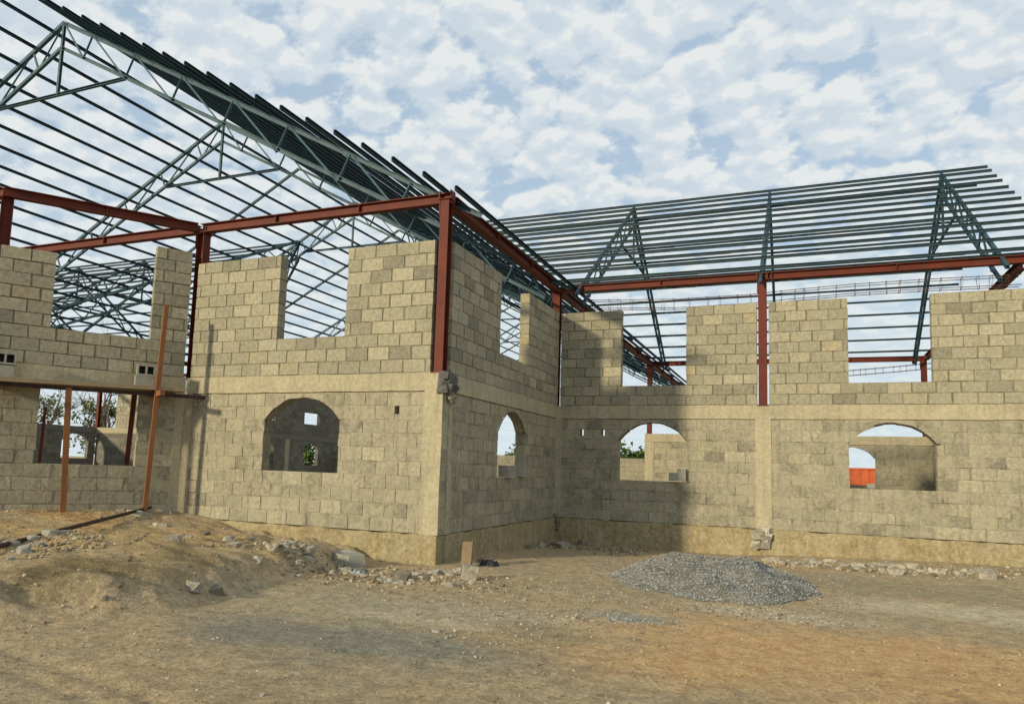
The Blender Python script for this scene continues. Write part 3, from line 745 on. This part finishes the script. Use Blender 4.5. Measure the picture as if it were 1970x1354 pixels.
# ------------------------------------------------------------------ scaffold in front of the wing
def wp(t, off, z): 
    p = WJ + wdir * t + nW * off; return Vector((p.x, p.y, z))
def plank_obj(name, pts, w, th, mat, label, cat, group=None):
    mb = MB(); mb.bar(pts[0], pts[1], w, th); o = mb.build(name, mat, origin=(Vector(pts[0]) + Vector(pts[1])) / 2)
    return tag(o, label, cat, group)
plank_obj('scaffold_plank', (wp(3.75, .17, 3.03), wp(.30, .17, 3.06)), .24, .05, M_PLANK, 'grey brown scaffold plank lying against the shaded wing wall under the ring beam', 'plank', 'planks of the scaffold platform')
plank_obj('scaffold_plank', (wp(3.75, .47, 3.0), wp(.12, .47, 3.08)), .27, .075, M_PLANK, 'outer edge plank of the scaffold platform, its end past the leaning pole', 'plank', 'planks of the scaffold platform')
plank_obj('scaffold_bearer', (wp(.66, .06, 2.955), wp(.60, .98, 2.955)), .09, .10, M_WOOD, 'short timber bearer under the platform, its cut end glowing orange beside the leaning pole', 'timber bearer', 'timber bearers under the platform')
plank_obj('scaffold_bearer', (wp(3.35, .06, 2.94), wp(3.35, .75, 2.94)), .09, .10, M_WOOD, 'timber bearer under the platform at the left edge of the photo', 'timber bearer', 'timber bearers under the platform')
plank_obj('scaffold_bearer', (wp(3.7, .44, 2.93), wp(-.35, .42, 2.965)), .07, .07, M_PIPE, 'long dark rusty rail carrying the scaffold planks along the wing wall', 'rail')
def pole(a, b, r, mat, label, group):
    mb = MB(); mb.bar(a, b, r, r * .8, up=(wdir.x, wdir.y, 0.01)); o = mb.build('timber_pole', mat, origin=a); return tag(o, label, 'timber pole', group)
p0 = wp(2.06, .50, 0.40); pole(p0, wp(2.16, .50, 2.95), .125, M_WOOD, 'upright orange brown timber pole propping the platform in front of the lower opening', 'timber poles of the scaffold')
pole(wp(.70, .56, 0.45), wp(.60, .60, 4.74), .105, M_WOOD, 'tall leaning timber pole rising past the platform to the upper wing wall', 'timber poles of the scaffold')
pole(wp(3.62, .50, 0.3), wp(3.62, .50, 4.68), .10, M_WOOD, 'timber pole standing at the left edge of the wing wall', 'timber poles of the scaffold')
# dark props inside the opening
def prop(a, b, w, label):
    mb = MB(); mb.bar(a, b, w, w); mb.bar(Vector(a), Vector(a) + Vector((0, 0, .02)), w * 2.2, w * 2.2, up=(1, 0, 0)); o = mb.build('red_steel_prop', M_RED, origin=a); tag(o, label, 'steel prop', 'red props seen through the lower wing opening')
q = wp(.98, -.55, 0); prop((q.x, q.y, .5), (q.x + .06, q.y + .05, 3.02), .085, 'dark red prop close to the right jamb of the lower wing opening')
prop((-13.7, 5.2, .35), (-13.6, 5.2, 4.3), .07, 'slim red prop standing deeper inside, left of the sunlit block pier')
prop((-18.8, 6.0, .35), (-18.75, 6.0, 3.35), .07, 'slim red prop inside the building near the left jamb')

# hollow blocks
def hollow(loc, rz, label, L=.34, H=.225, D=.22, cav=True, mat=None, name='hollow_block', group='hollow blocks stacked on the scaffold', tilt=0):
    mb = MB(); X = [-L / 2, -L / 2 + .035, -.018, .018, L / 2 - .035, L / 2]; Z = [0, .035, H - .035, H]
    V = {}; vs = []; dark_ = []
    def vv(i, j, y):
        k = (i, j, y)
        if k not in V: V[k] = len(vs); vs.append((X[i] + random.uniform(-.002, .002), y, Z[j]))
        return V[k]
    fs = []
    y0, y1, yc = -D / 2, D / 2, D / 2 - .03
    for i in range(5):
        for j in range(3):
            if cav and j == 1 and i in (1, 3):
                a, b, c, d = (i, j), (i + 1, j), (i + 1, j + 1), (i, j + 1)
                for p, q2 in ((a, b), (b, c), (c, d), (d, a)): fs.append((vv(*p, y0), vv(*p, yc), vv(*q2, yc), vv(*q2, y0)))
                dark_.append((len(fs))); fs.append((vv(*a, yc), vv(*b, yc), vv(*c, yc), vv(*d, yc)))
            else: fs.append((vv(i, j, y0), vv(i + 1, j, y0), vv(i + 1, j + 1, y0), vv(i, j + 1, y0)))
            fs.append((vv(i, j + 1, y1), vv(i + 1, j + 1, y1), vv(i + 1, j, y1), vv(i, j, y1)))
    for i in range(5):
        fs.append((vv(i, 0, y1), vv(i + 1, 0, y1), vv(i + 1, 0, y0), vv(i, 0, y0))); fs.append((vv(i, 3, y0), vv(i + 1, 3, y0), vv(i + 1, 3, y1), vv(i, 3, y1)))
    for j in range(3):
        fs.append((vv(0, j, y0), vv(0, j + 1, y0), vv(0, j + 1, y1), vv(0, j, y1))); fs.append((vv(5, j, y1), vv(5, j + 1, y1), vv(5, j + 1, y0), vv(5, j, y0)))
    mb.add(vs, fs)
    for q_ in dark_: mb.m[q_] = 1  # cavity backs take the black, painting in the shade of the holes
    o = mb.build(name, [mat or M_GREYBLK, M_BLACKP_HOLE]); o.location = loc; o.rotation_euler = (0, tilt, rz)
    return tag(o, label, 'concrete block', group)
RW = math.radians(WD)
z0 = 3.082
hollow(wp(3.22, .24, z0 - .02), RW, 'solid looking block at the bottom of the left stack on the scaffold', cav=False)
hollow(wp(3.20, .24, z0 + .225), RW + .05, 'hollow block with two dark holes, topmost of the left stack on the scaffold')
hollow(wp(.86, .30, z0 + .004), RW, 'block without visible holes under the hollow one behind the leaning pole', cav=False)
hollow(wp(.84, .30, z0 + .233), RW - .04, 'hollow block with two dark holes behind the leaning pole')
LB = 'loose blocks lying on the window sills'
hollow((2.99, 6.62, 1.535), .1, 'small grey block on the arched window sill, left of the pair', L=.19, H=.2, D=.2, cav=False, group=LB, name='loose_block')
hollow((3.21, 6.64, 1.535), -.05, 'larger pale grey block on the arched window sill, right of the pair', L=.2, H=.30, D=.2, cav=False, group=LB, name='loose_block')
hollow((0.0, 3.22, 1.53), 1.5, 'loose block on the sill of the narrow looking arched window in the shaded wall', L=.42, H=.24, D=.24, cav=False, group=LB, name='loose_block')
hollow((0.0, 4.05, 1.53), 1.6, 'short broken block at the right end of the shaded window sill', L=.26, H=.30, D=.2, cav=False, group=LB, name='loose_block')
hollow((7.30, 6.75, 1.53), .3, 'tiny grey lump on the right arched window sill against the orange container', L=.14, H=.1, D=.1, cav=False, group=LB, name='loose_block')
hollow((3.05, 6.60, 4.075 - .24), .1, 'x', L=.1, H=.1, D=.1, cav=False) if False else None

# dark pipe on the mound
mb = MB(); pa = Vector((-2.9, -6.3, 0)); pb = Vector((-6.2, -.55, 0)); pts = []
for i in range(12):
    p = pa.lerp(pb, i / 11); pts.append((p.x, p.y, 0))
zl = [zt(p[0], p[1]) for p in pts]; s_ = max(0, max(z - (zl[0] + (zl[-1] - zl[0]) * i / 11) for i, z in enumerate(zl)))
mb.tube([(p[0], p[1], zl[0] + (zl[-1] - zl[0]) * i / 11 + s_ * .6 + .03) for i, p in enumerate(pts)], .033, 8)
tag(mb.build('steel_pipe', M_PIPE), 'long dark rusty pipe lying across the dirt mound toward the wing wall', 'pipe')
pipe_pts = pts

# ------------------------------------------------------------------ gravel pile
def heap(x, y):
    def bump(cx, cy, rx, ry, h, p=1.0):
        d = math.hypot((x - cx) / rx, (y - cy) / ry); return h * max(0, 1.06 - math.sqrt(d * d + .035)) ** p if d < 1.03 else 0
    a = bump(4.02, 1.0, 1.12, 1.8, .50, 1.15); b = bump(4.95, .85, 1.15, 2.0, .50, 1.15); c = bump(4.65, .2, 1.25, 1.45, .30, 1.1)
    h = max(a, b, c)
    if h <= 0: return 0
    h = math.log(math.exp(a * 11) + math.exp(b * 11) + math.exp(c * 11) - 2) / 11 * .93
    return max(0, h + (noise.noise(Vector((x * 2.3, y * 2.3, 4))) * .09 + noise.noise(Vector((x * 5.5, y * 5.5, 9))) * .04) * min(1, h * 5 + .3) - .01)
from math import pi
ICO = [(0, 0, 1), (.894, 0, .447), (.276, .851, .447), (-.724, .526, .447), (-.724, -.526, .447), (.276, -.851, .447), (.724, .526, -.447), (-.276, .851, -.447), (-.894, 0, -.447), (-.276, -.851, -.447), (.724, -.526, -.447), (0, 0, -1)]
ICF = [(0, 1, 2), (0, 2, 3), (0, 3, 4), (0, 4, 5), (0, 5, 1), (1, 6, 2), (2, 7, 3), (3, 8, 4), (4, 9, 5), (5, 10, 1), (2, 6, 7), (3, 7, 8), (4, 8, 9), (5, 9, 10), (1, 10, 6), (6, 11, 7), (7, 11, 8), (8, 11, 9), (9, 11, 10), (10, 11, 6)]
OCT = [(1, 0, 0), (0, 1, 0), (-1, 0, 0), (0, -1, 0), (0, 0, 1), (0, 0, -1)]
OCF = [(0, 1, 4), (1, 2, 4), (2, 3, 4), (3, 0, 4), (1, 0, 5), (2, 1, 5), (3, 2, 5), (0, 3, 5)]
def chip(mb, x, y, z, r, flat=.7, ico=False, mi=0):
    V, F = (ICO, ICF) if ico else (OCT, OCF); a = random.uniform(0, 6.28); ca, sa = math.cos(a), math.sin(a); vs = []
    for q in V:
        k = r * random.uniform(.65, 1.25); u, v, w = q[0] * k, q[1] * k * .8, q[2] * k * flat
        vs.append((x + u * ca - v * sa, y + u * sa + v * ca, z + w))
    mb.add(vs, F, mi)
mb = MB(); n = 70; V = []; F = []
gx = [2.2 + 4.6 * i / n for i in range(n + 1)]; gy = [-2.0 + 5.4 * i / n for i in range(n + 1)]
for y in gy:
    for x in gx: h = heap(x, y); V.append((x, y, zt(x, y) + (h + noise.noise(Vector((x * 5, y * 5, 0))) * .02 * min(1, h * 8) if h > .01 else -.05)))
for j in range(n):
    for i in range(n): F.append((j * (n + 1) + i, j * (n + 1) + i + 1, (j + 1) * (n + 1) + i + 1, (j + 1) * (n + 1) + i))
F = [f for f in F if any(V[k][2] > zt(V[k][0], V[k][1]) for k in f)]
mb.add(V, F, 1)
c = 0
while c < 21000:
    x, y = random.uniform(2.3, 6.7), random.uniform(-1.8, 3.3); h = heap(x, y)
    if h < .012 and random.random() > .05: continue
    chip(mb, x, y, zt(x, y) + h + .004, random.uniform(.007, .017) * (1.6 if random.random() < .06 else 1)); c += 1
tag(mb.build('gravel_pile', [M_GRAVEL, M_RUBDARK]), 'low twin-peaked pile of grey gravel in front of the long sunlit wall', 'gravel pile', kind='stuff')
mb = MB()
for _ in range(700):
    a, r = random.uniform(0, 6.28), abs(random.gauss(0, .35)); x, y = 3.95 + math.cos(a) * r * 1.3, -2.85 + math.sin(a) * r * .9
    chip(mb, x, y, zt(x, y) + .004, random.uniform(.006, .015))
tag(mb.build('spilled_gravel', M_GRAVEL), 'thin patch of spilled gravel on the soil in front of the gravel pile', 'gravel', kind='stuff')

# ------------------------------------------------------------------ rubble
M_UPBLOCK_SHADE = mat_mason('shade_brown_block', [(0.3, (0.17, 0.125, 0.075)), (0.7, (0.25, 0.19, 0.12))], island=False)  # darkened brown: the shadow on the upright block is painted into its colour
DESC = {'r': 'pale concrete chunk', 'd': 'dark soil-stained concrete chunk', 'flat': 'flat pale concrete fragment', 'g': 'grey concrete shard'}
def rock(x, y, s, kind):
    mb = MB(); r = s / 2
    if kind in ('flat', 'slab'):
        h = r * (.38 if kind == 'flat' else .75)
        prof = [(math.cos(t) * r * random.uniform(.75, 1.1), math.sin(t) * r * .7 * random.uniform(.75, 1.1)) for t in [k * 6.283 / 6 + random.uniform(-.2, .2) for k in range(6)]]
        vs = [(a, b, -h * .5) for a, b in prof] + [(a * .93, b * .93, h * .5 + random.uniform(-.1, .1) * h) for a, b in prof]
        m4 = Matrix.Rotation(random.uniform(-.3, .3), 4, 'X') @ Matrix.Rotation(random.uniform(0, 3), 4, 'Z')
        mb.add([m4 @ Vector(v) for v in vs], [tuple(range(5, -1, -1)), tuple(range(6, 12))] + [(i, (i + 1) % 6, (i + 1) % 6 + 6, i + 6) for i in range(6)])
        dz = h * .25
    elif kind in ('cube', 'up'):
        h = s * (.95 if kind == 'cube' else 2.4); w = s * (.95 if kind == 'cube' else 1.0)
        m4 = Matrix.Rotation(.15, 4, 'Y') @ Matrix.Rotation(.5 if kind == 'cube' else .2, 4, 'Z')
        mb.box((-w / 2, -w / 2 * .7, -.04), (w / 2, w / 2 * .7, h), mat=m4 if kind == 'cube' else Matrix.Rotation(.03, 4, 'Y') @ Matrix.Rotation(.15, 4, 'Z'), jit=.014); dz = 0
    elif kind in ('black', 'bag'):
        n = 12; vs = []; fs = []
        for i in range(n + 1):
            for j in range(n + 1):
                u, v = i / n * 2 - 1, j / n * 2 - 1; e = max(0, 1 - max(abs(u), abs(v)) ** 3)
                hh = (abs(noise.noise(Vector((u * 2.2, v * 2.2, x)))) * 1.1 + .25) * r * e
                vs.append((u * r * (1 + .15 * noise.noise(Vector((v * 3, 1, y)))), v * r * .7 * (1 + .15 * noise.noise(Vector((u * 3, 2, y)))), hh - .01))
        for i in range(n):
            for j in range(n): a = i * (n + 1) + j; fs.append((a, a + n + 1, a + n + 2, a + 1))
        mb.add(vs, fs); dz = 0
    else:
        vs = []; a = random.uniform(0, 6.28)
        for q in ICO:
            k = r * random.uniform(.72, 1.18); vs.append((max(-.8, min(.8, q[0] * 1.25)) * k, max(-.75, min(.75, q[1] * 1.3)) * k * .8, max(-.5, min(.5, q[2])) * k * .95))
        m4 = Matrix.Rotation(random.uniform(-.35, .35), 4, 'X') @ Matrix.Rotation(a, 4, 'Z'); mb.add([m4 @ Vector(v) for v in vs], ICF); dz = r * .12
    return mb, dz
STONES = [(-1.13, -1.05, 0.451, 'slab'), (-0.49, -1.69, 0.258, 'bag'), (-1.38, -2.95, 0.165, 'r'), (-1.51, -2.51, 0.157, 'r'), (-0.87, -4.65, 0.225, 'r'), (-0.83, -4.34, 0.206, 'd'), (-2.47, -3.49, 0.224, 'r'), (-3.04, -2.65, 0.147, 'r'), (-4.59, -1.73, 0.276, 'flat'), (-6.19, -0.25, 0.319, 'flat'), (-5.86, -1.18, 0.417, 'flat'), (-6.29, -1.17, 0.161, 'r'), (-0.97, -1.88, 0.178, 'd'), (-0.83, -1.86, 0.129, 'r'), (0.15, -2.06, 0.199, 'flat'), (0.33, -1.75, 0.265, 'd'), (0.5, -2.16, 0.165, 'flat'), (0.35, -1.3, 0.162, 'r'), (0.46, -1.01, 0.182, 'r'), (0.55, -0.89, 0.133, 'r'), (0.72, -0.97, 0.164, 'r'), (0.68, -0.58, 0.136, 'r'), (1.17, -1.22, 0.238, 'cube'), (0.54, 0.08, 0.179, 'up'), (0.8, 0.43, 0.328, 'black'), (0.55, 0.68, 0.205, 'black'), (0.62, 5.47, 0.323, 'r'), (0.28, 5.83, 0.23, 'd'), (0.02, 4.4, 0.262, 'd'), (0.1, 5.26, 0.224, 'r'), (0.76, 6.54, 0.236, 'd'), (1.03, 7.08, 0.268, 'd'), (1.24, 7.59, 0.219, 'd'), (5.32, 4.96, 0.281, 'r'), (5.48, 4.68, 0.191, 'r'), (5.19, 3.66, 0.12, 'r'), (6.04, 5.2, 0.216, 'flat'), (6.45, 5.71, 0.264, 'flat'), (6.64, 4.55, 0.204, 'r'), (6.85, 4.29, 0.259, 'flat'), (7.16, 4.81, 0.204, 'r'), (7.28, 4.18, 0.254, 'r'), (7.44, 3.94, 0.287, 'r'), (7.68, 5.06, 0.184, 'r'), (7.89, 5.07, 0.245, 'r'), (7.95, 4.6, 0.158, 'r'), (8.18, 4.57, 0.235, 'flat'), (8.89, 4.16, 0.354, 'r'), (8.73, 4.62, 0.193, 'flat'), (1.96, -0.56, 0.114, 'r'), (2.5, -2.33, 0.096, 'r'), (2.22, -7.1, 0.038, 'r'), (3.73, -5.36, 0.072, 'd'), (4.16, -6.03, 0.036, 'd'), (7.29, -1.6, 0.084, 'd'), (7.01, -4.3, 0.052, 'd'), (3.3, -5.64, 0.044, 'd'), (5.13, -1.85, 0.09, 'r'), (5.6, -1.58, 0.09, 'd'), (-3.56, -5.07, 0.175, 'g'), (-3.69, -4.75, 0.154, 'g'), (-2.9, -5.4, 0.165, 'g'), (-3.85, -4.38, 0.189, 'g'), (-4.11, -3.95, 0.183, 'g'), (-3.16, -5.02, 0.147, 'g'), (-3.51, -4.28, 0.116, 'g'), (-2.72, -5.68, 0.11, 'g'), (-1.56, -1.99, 0.197, 'flat'), (-1.46, -1.72, 0.167, 'd'), (-1.57, -1.3, 0.156, 'r'), (-1.69, -2.09, 0.147, 'r'), (-2.21, -2.55, 0.192, 'flat'), (-2.68, -1.67, 0.157, 'd'), (-3.54, -1.78, 0.142, 'd'), (-1.34, -2.27, 0.111, 'r'), (-1.18, -2.28, 0.126, 'r'), (2.36, -4.61, 0.118, 'flat'), (2.59, -4.82, 0.093, 'r'), (3.42, -3.19, 0.108, 'r'), (3.65, -3.21, 0.119, 'flat'), (2.7, -4.49, 0.064, 'r'), (3.59, -4.57, 0.061, 'r'), (-2.66, -4.99, 0.078, 'd'), (-1.63, -6.11, 0.066, 'd'), (-1.05, -5.75, 0.1, 'd'), (-1.09, -5.54, 0.08, 'd')]
for _ in range(26):
    STONES.append((round(random.gauss(-.7, .9), 2), round(random.gauss(-1.75, .3), 2), round(random.uniform(.10, .2), 3), random.choice('rrd') if _ % 3 else 'flat'))
for _ in range(16):
    STONES.append((round(random.uniform(5.6, 9.4), 2), round(random.gauss(4.75, .3), 2), round(random.uniform(.12, .26), 3), random.choice('rr') if _ % 2 else 'flat'))
def near(x, y):
    if y > 3.5 and x > 4.5: return 'below the wall right of the gravel'
    if y > 3.5: return 'in the shaded inner corner'
    if x > .0 and y > -2.4: return 'by the front corner pillar'
    if x > -1.8 and y > -2.4: return 'below the sunlit front wall'
    if x > 1.8 : return 'on the open ground'
    if x > -2.0: return 'at the toe of the dirt mound'
    if y < -3.8 and x < -2.5: return 'beside the dark pipe'
    return 'up on the dirt mound'
SPECIAL = {'slab': 'large pale broken block slab lying in the rubble strip', 'bag': 'crumpled blue grey cement sack beside the large slab', 'cube': 'squarish pale block chunk in front of the corner pillar',
           'up': 'shade-darkened brown block standing upright against the corner of the shaded wall'}
SZ = lambda s: 'tiny' if s < .1 else 'small' if s < .16 else 'medium' if s < .23 else 'large'
placed = {}
def px_(o):
    q = M.inverted() @ o.location; return q.x / -q.z
for x, y, s, k in STONES:
    if k in ('r', 'flat', 'd', 'g') and s > .12: s *= 1.3
    if k == 'slab': s *= 1.45
    if k == 'r' and s < .05: s = .05
    mb, dz = rock(x, y, s, k)
    mat = {'d': M_RUBDARK, 'black': M_BLACKP_HOLE, 'bag': M_BAG, 'g': M_GREYBLK, 'up': M_UPBLOCK_SHADE, 'slab': M_GREYBLK}.get(k, M_RUBBLE)
    name = {'bag': 'cement_sack', 'black': 'plastic_scrap', 'up': 'upright_block', 'cube': 'block_chunk', 'slab': 'block_slab'}.get(k, 'rubble_stone')
    o = mb.build(name, mat); o.location = (x, y, zt(x, y) + dz)
    if k in SPECIAL: tag(o, SPECIAL[k], {'bag': 'sack'}.get(k, 'block'))
    elif k == 'black': tag(o, ('large' if s > .25 else 'small') + ' heap of crumpled black plastic beside the upright block', 'plastic scrap', 'black plastic scraps')
    else:
        lab = SZ(s) + ' ' + DESC[k] + ' ' + near(x, y); placed.setdefault(lab, []).append(o); tag(o, lab, 'rubble')
for lab, os_ in placed.items():
    if len(os_) > 1:
        os_.sort(key=px_)
        for i_, o in enumerate(os_):
            o['group'] = lab
            w_ = ['leftmost', 'second from left', 'third from left', 'fourth from left', 'fifth from left', 'sixth from left', 'seventh from left', 'eighth from left', 'ninth from left', 'tenth from left', 'eleventh from left', 'twelfth from left', '13th from left', '14th from left', '15th from left'][min(i_, 14)] if i_ < len(os_) - 1 else 'rightmost'
            o['label'] = w_ + ', ' + lab
# loose pebbles and clods, too many to count
mb = MB()
def scatter(n, fx, fy, r0, r1, lift=.2, ico=False):
    for _ in range(n):
        x, y = fx(), fy(); r = random.uniform(r0, r1) * random.uniform(.5, 1)
        chip(mb, x, y, zt(x, y) + r * lift, r, .7, ico)
U = random.uniform; G = random.gauss
scatter(1300, lambda: U(-.5, 8.0), lambda: U(-8.0, -2.5), .006, .018, .25, True)
scatter(9000, lambda: U(-.5, 8.5), lambda: U(-8.5, -1.5), .003, .009)
scatter(3800, lambda: U(-2, 9.5), lambda: U(-8.5, 5.5), .006, .020)
scatter(900, lambda: U(-8, -.6), lambda: U(-7.5, -.3), .012, .035, .3, True)
scatter(500, lambda: G(.0, .9), lambda: G(-1.6, .5), .012, .045, .3, True)
scatter(260, lambda: G(-1.4, .7), lambda: G(-2.1, .4), .012, .05, .3, True)
scatter(800, lambda: U(5.0, 10), lambda: G(4.9, .5), .012, .05, .3, True)
scatter(240, lambda: G(7.0, .8), lambda: G(4.6, .35), .03, .085, .25, True)
scatter(120, lambda: G(-.6, .9), lambda: G(-1.7, .35), .03, .08, .25, True)
scatter(60, lambda: G(.6, .9), lambda: G(6.0, .4), .03, .08, .25, True)
scatter(300, lambda: U(0.1, 2.5), lambda: G(5.6, .5), .012, .05, .3, True)
scatter(500, lambda: G(3.0, 1.0), lambda: G(-3.6, .8), .008, .028, .3)
scatter(350, lambda: G(1.6, .8), lambda: G(-1.8, .5), .010, .03, .3)
scatter(300, lambda: G(5.3, .6), lambda: G(-1.7, .25), .010, .03, .3)
scatter(420, lambda: U(-4.4, -2.5), lambda: G(-4.8, .5), .012, .045, .3, True)
tag(mb.build('loose_pebbles', M_PEBBLE), 'scattered pebbles, clods and concrete crumbs over the bare soil', 'pebbles', kind='stuff')

# ------------------------------------------------------------------ far things
def container(loc, rz):
    r = empty('shipping_container', loc); r.rotation_euler = (0, 0, rz)
    tag(r, 'orange corrugated shipping container seen through the right arched window', 'container')
    mb = MB(); L, W, H = 12.0, 2.44, 2.6
    n = 80; pr = []
    for i in range(n + 1):
        x = -L / 2 + .12 + (L - .24) * i / n; pr.append((x, -W / 2 + (.04 if i % 4 in (1, 2) else 0)))
    vs = [(a, b, .15) for a, b in pr] + [(a, b, H - .12) for a, b in pr] + [(a, -b, .15) for a, b in pr] + [(a, -b, H - .12) for a, b in pr]; k = n + 1
    mb.add(vs, [(i, i + 1, i + 1 + k, i + k) for i in range(n)] + [(2 * k + i + 1, 2 * k + i, 3 * k + i, 3 * k + i + 1) for i in range(n)]); mb.build('side_panel', M_ORANGE, r)
    mb = MB()
    for sx in (-1, 1):
        for sy in (-1, 1): mb.box((sx * L / 2 - .08, sy * W / 2 - .08, 0), (sx * L / 2 + .08, sy * W / 2 + .08, H))
    for sy in (-1, 1):
        for z in (.02, H - .13): mb.box((-L / 2 + .08, sy * W / 2 - .05, z), (L / 2 - .08, sy * W / 2 + .05, z + .12))
    mb.box((-L / 2 + .08, -W / 2 + .05, H - .08), (L / 2 - .08, W / 2 - .05, H - .03))
    for sx in (-1, 1): mb.box((sx * L / 2 - .03, -W / 2 + .08, .1), (sx * L / 2 + .03, W / 2 - .08, H - .1))
    mb.build('frame', M_ORANGE, r)
container((10.6, 49.5, 0), math.radians(-8))

def green_tree(name, loc, h, w, seed, mat, label, n=2600, group='green trees beyond the building'):
    random.seed(seed); r = empty(name, loc)
    mb = MB(); mb.tube([(0, 0, -.3), (.05, 0, h * .25), (-.08, .06, h * .5), (0, 0, h * .8)], [h * .03, h * .024, h * .016, h * .006], 7)
    cl = []
    for k in range(16):
        a = random.uniform(0, 6.28); rr = random.uniform(.1, .42) * w; zc = random.uniform(.3, .88) * h
        c = (math.cos(a) * rr, math.sin(a) * rr, zc); cl.append((c, random.uniform(.13, .24) * w))
        mb.tube([(0, 0, zc * .7), (c[0] * .5, c[1] * .5, zc * .86), c], [h * .010, h * .007, h * .003], 5)
    mb.build('trunk', M_BARK, r)
    mb = MB()
    for _ in range(n):
        c, R_ = random.choice(cl); d = Vector((random.gauss(0, 1), random.gauss(0, 1), random.gauss(0, .8))).normalized() * R_ * random.uniform(.45, 1.1)
        p = Vector(c) + d; s = random.uniform(.5, 1.2) * (.028 if mat is M_LEAF2 else .055) * h
        u = Vector((random.gauss(0, 1), random.gauss(0, 1), random.gauss(0, 1))).normalized(); v = u.cross(Vector((.3, .5, .8))).normalized()
        mb.add([p - u * s, p + v * s * .6, p + u * s, p - v * s * .6], [(0, 1, 2, 3)])
    mb.build('crown', mat, r); return tag(r, label, 'tree', group)
TREES = [((-9.2, 62, 0), 4.6, 6.5, 'dark green bushy tree filling the left of the first arched window of the long wall', 1),
         ((-4.0, 75, 0), 5.2, 8.0, 'broad green tree behind the low rear wall, right of the bushy one', 1),
         ((-44.5, 53, 0), 4.4, 6.5, 'green tree framed by the far arch inside the front arched window', 1),
         ((-49.5, 52, 0), 4.8, 6, 'green tree left of the framed one, seen through the narrow far arch', 1),
         ((-39.0, 58, 0), 4.2, 7, 'green tree on the horizon behind the rear nave wall', 1),
         ((-25, 75, 0), 4.5, 9, 'distant rounded tree beyond the rear nave wall', 1),
         ((20, 80, 0), 6, 9, 'distant green tree behind the orange container', 1)]
for i, (l, h, w, lab, m_) in enumerate(TREES): green_tree('green_tree', l, h, w, 50 + i, M_LEAF, lab)
for i, (l, h, w, lab) in enumerate([((-50.0, 27.0, 0), 6.6, 5.5, 'pale green leafy tree behind the left of the lower wing opening'), ((-47.0, 31.0, 0), 6.6, 4.6, 'brighter green leafy tree right of the upright pole in the wing opening')]):
    green_tree('leafy_tree', l, h, w, 80 + i, M_LEAF2, lab, 1800, 'pale trees seen through the wing opening')
def bare_tree(loc, h, seed, label):
    random.seed(seed); r = empty('bare_tree', loc); mb = MB(); tw = MB()
    def br(p, d, L, r0, lev):
        pts = [p]; rs = [r0]; q = p.copy(); dd = d.copy(); n = 4
        for k in range(n):
            dd = (dd + Vector((random.gauss(0, .14), random.gauss(0, .14), random.gauss(.03, .08)))).normalized(); q = q + dd * L / n
            pts.append(q.copy()); rs.append(r0 * (1 - .62 * (k + 1) / n))
        (mb if lev < 2 else tw).tube(pts, rs, 6 if lev < 2 else 4)
        if lev < 5:
            for k in range(3 if lev else 5):
                j = random.randint(1 if lev else 2, n); nd = (dd + Vector((random.gauss(0, .65), random.gauss(0, .65), random.gauss(.1, .4)))).normalized()
                br(pts[j], nd, L * random.uniform(.55, .78), max(.008, rs[j] * .72), lev + 1)
    br(Vector((0, 0, -.2)), Vector((0, 0, 1)), h * .38, h * .022, 0)
    mb.build('trunk', M_BARK, r); tw.build('crown', M_BARK, r); tag(r, label, 'tree', 'bare trees behind the left wing')
bare_tree((-43.0, 30.0, 0), 13.5, 5, 'leafless spreading tree seen through the wing openings')
bare_tree((-46.0, 25.0, 0), 11.0, 9, 'second leafless tree, left of the spreading one behind the wing')
random.seed(3)
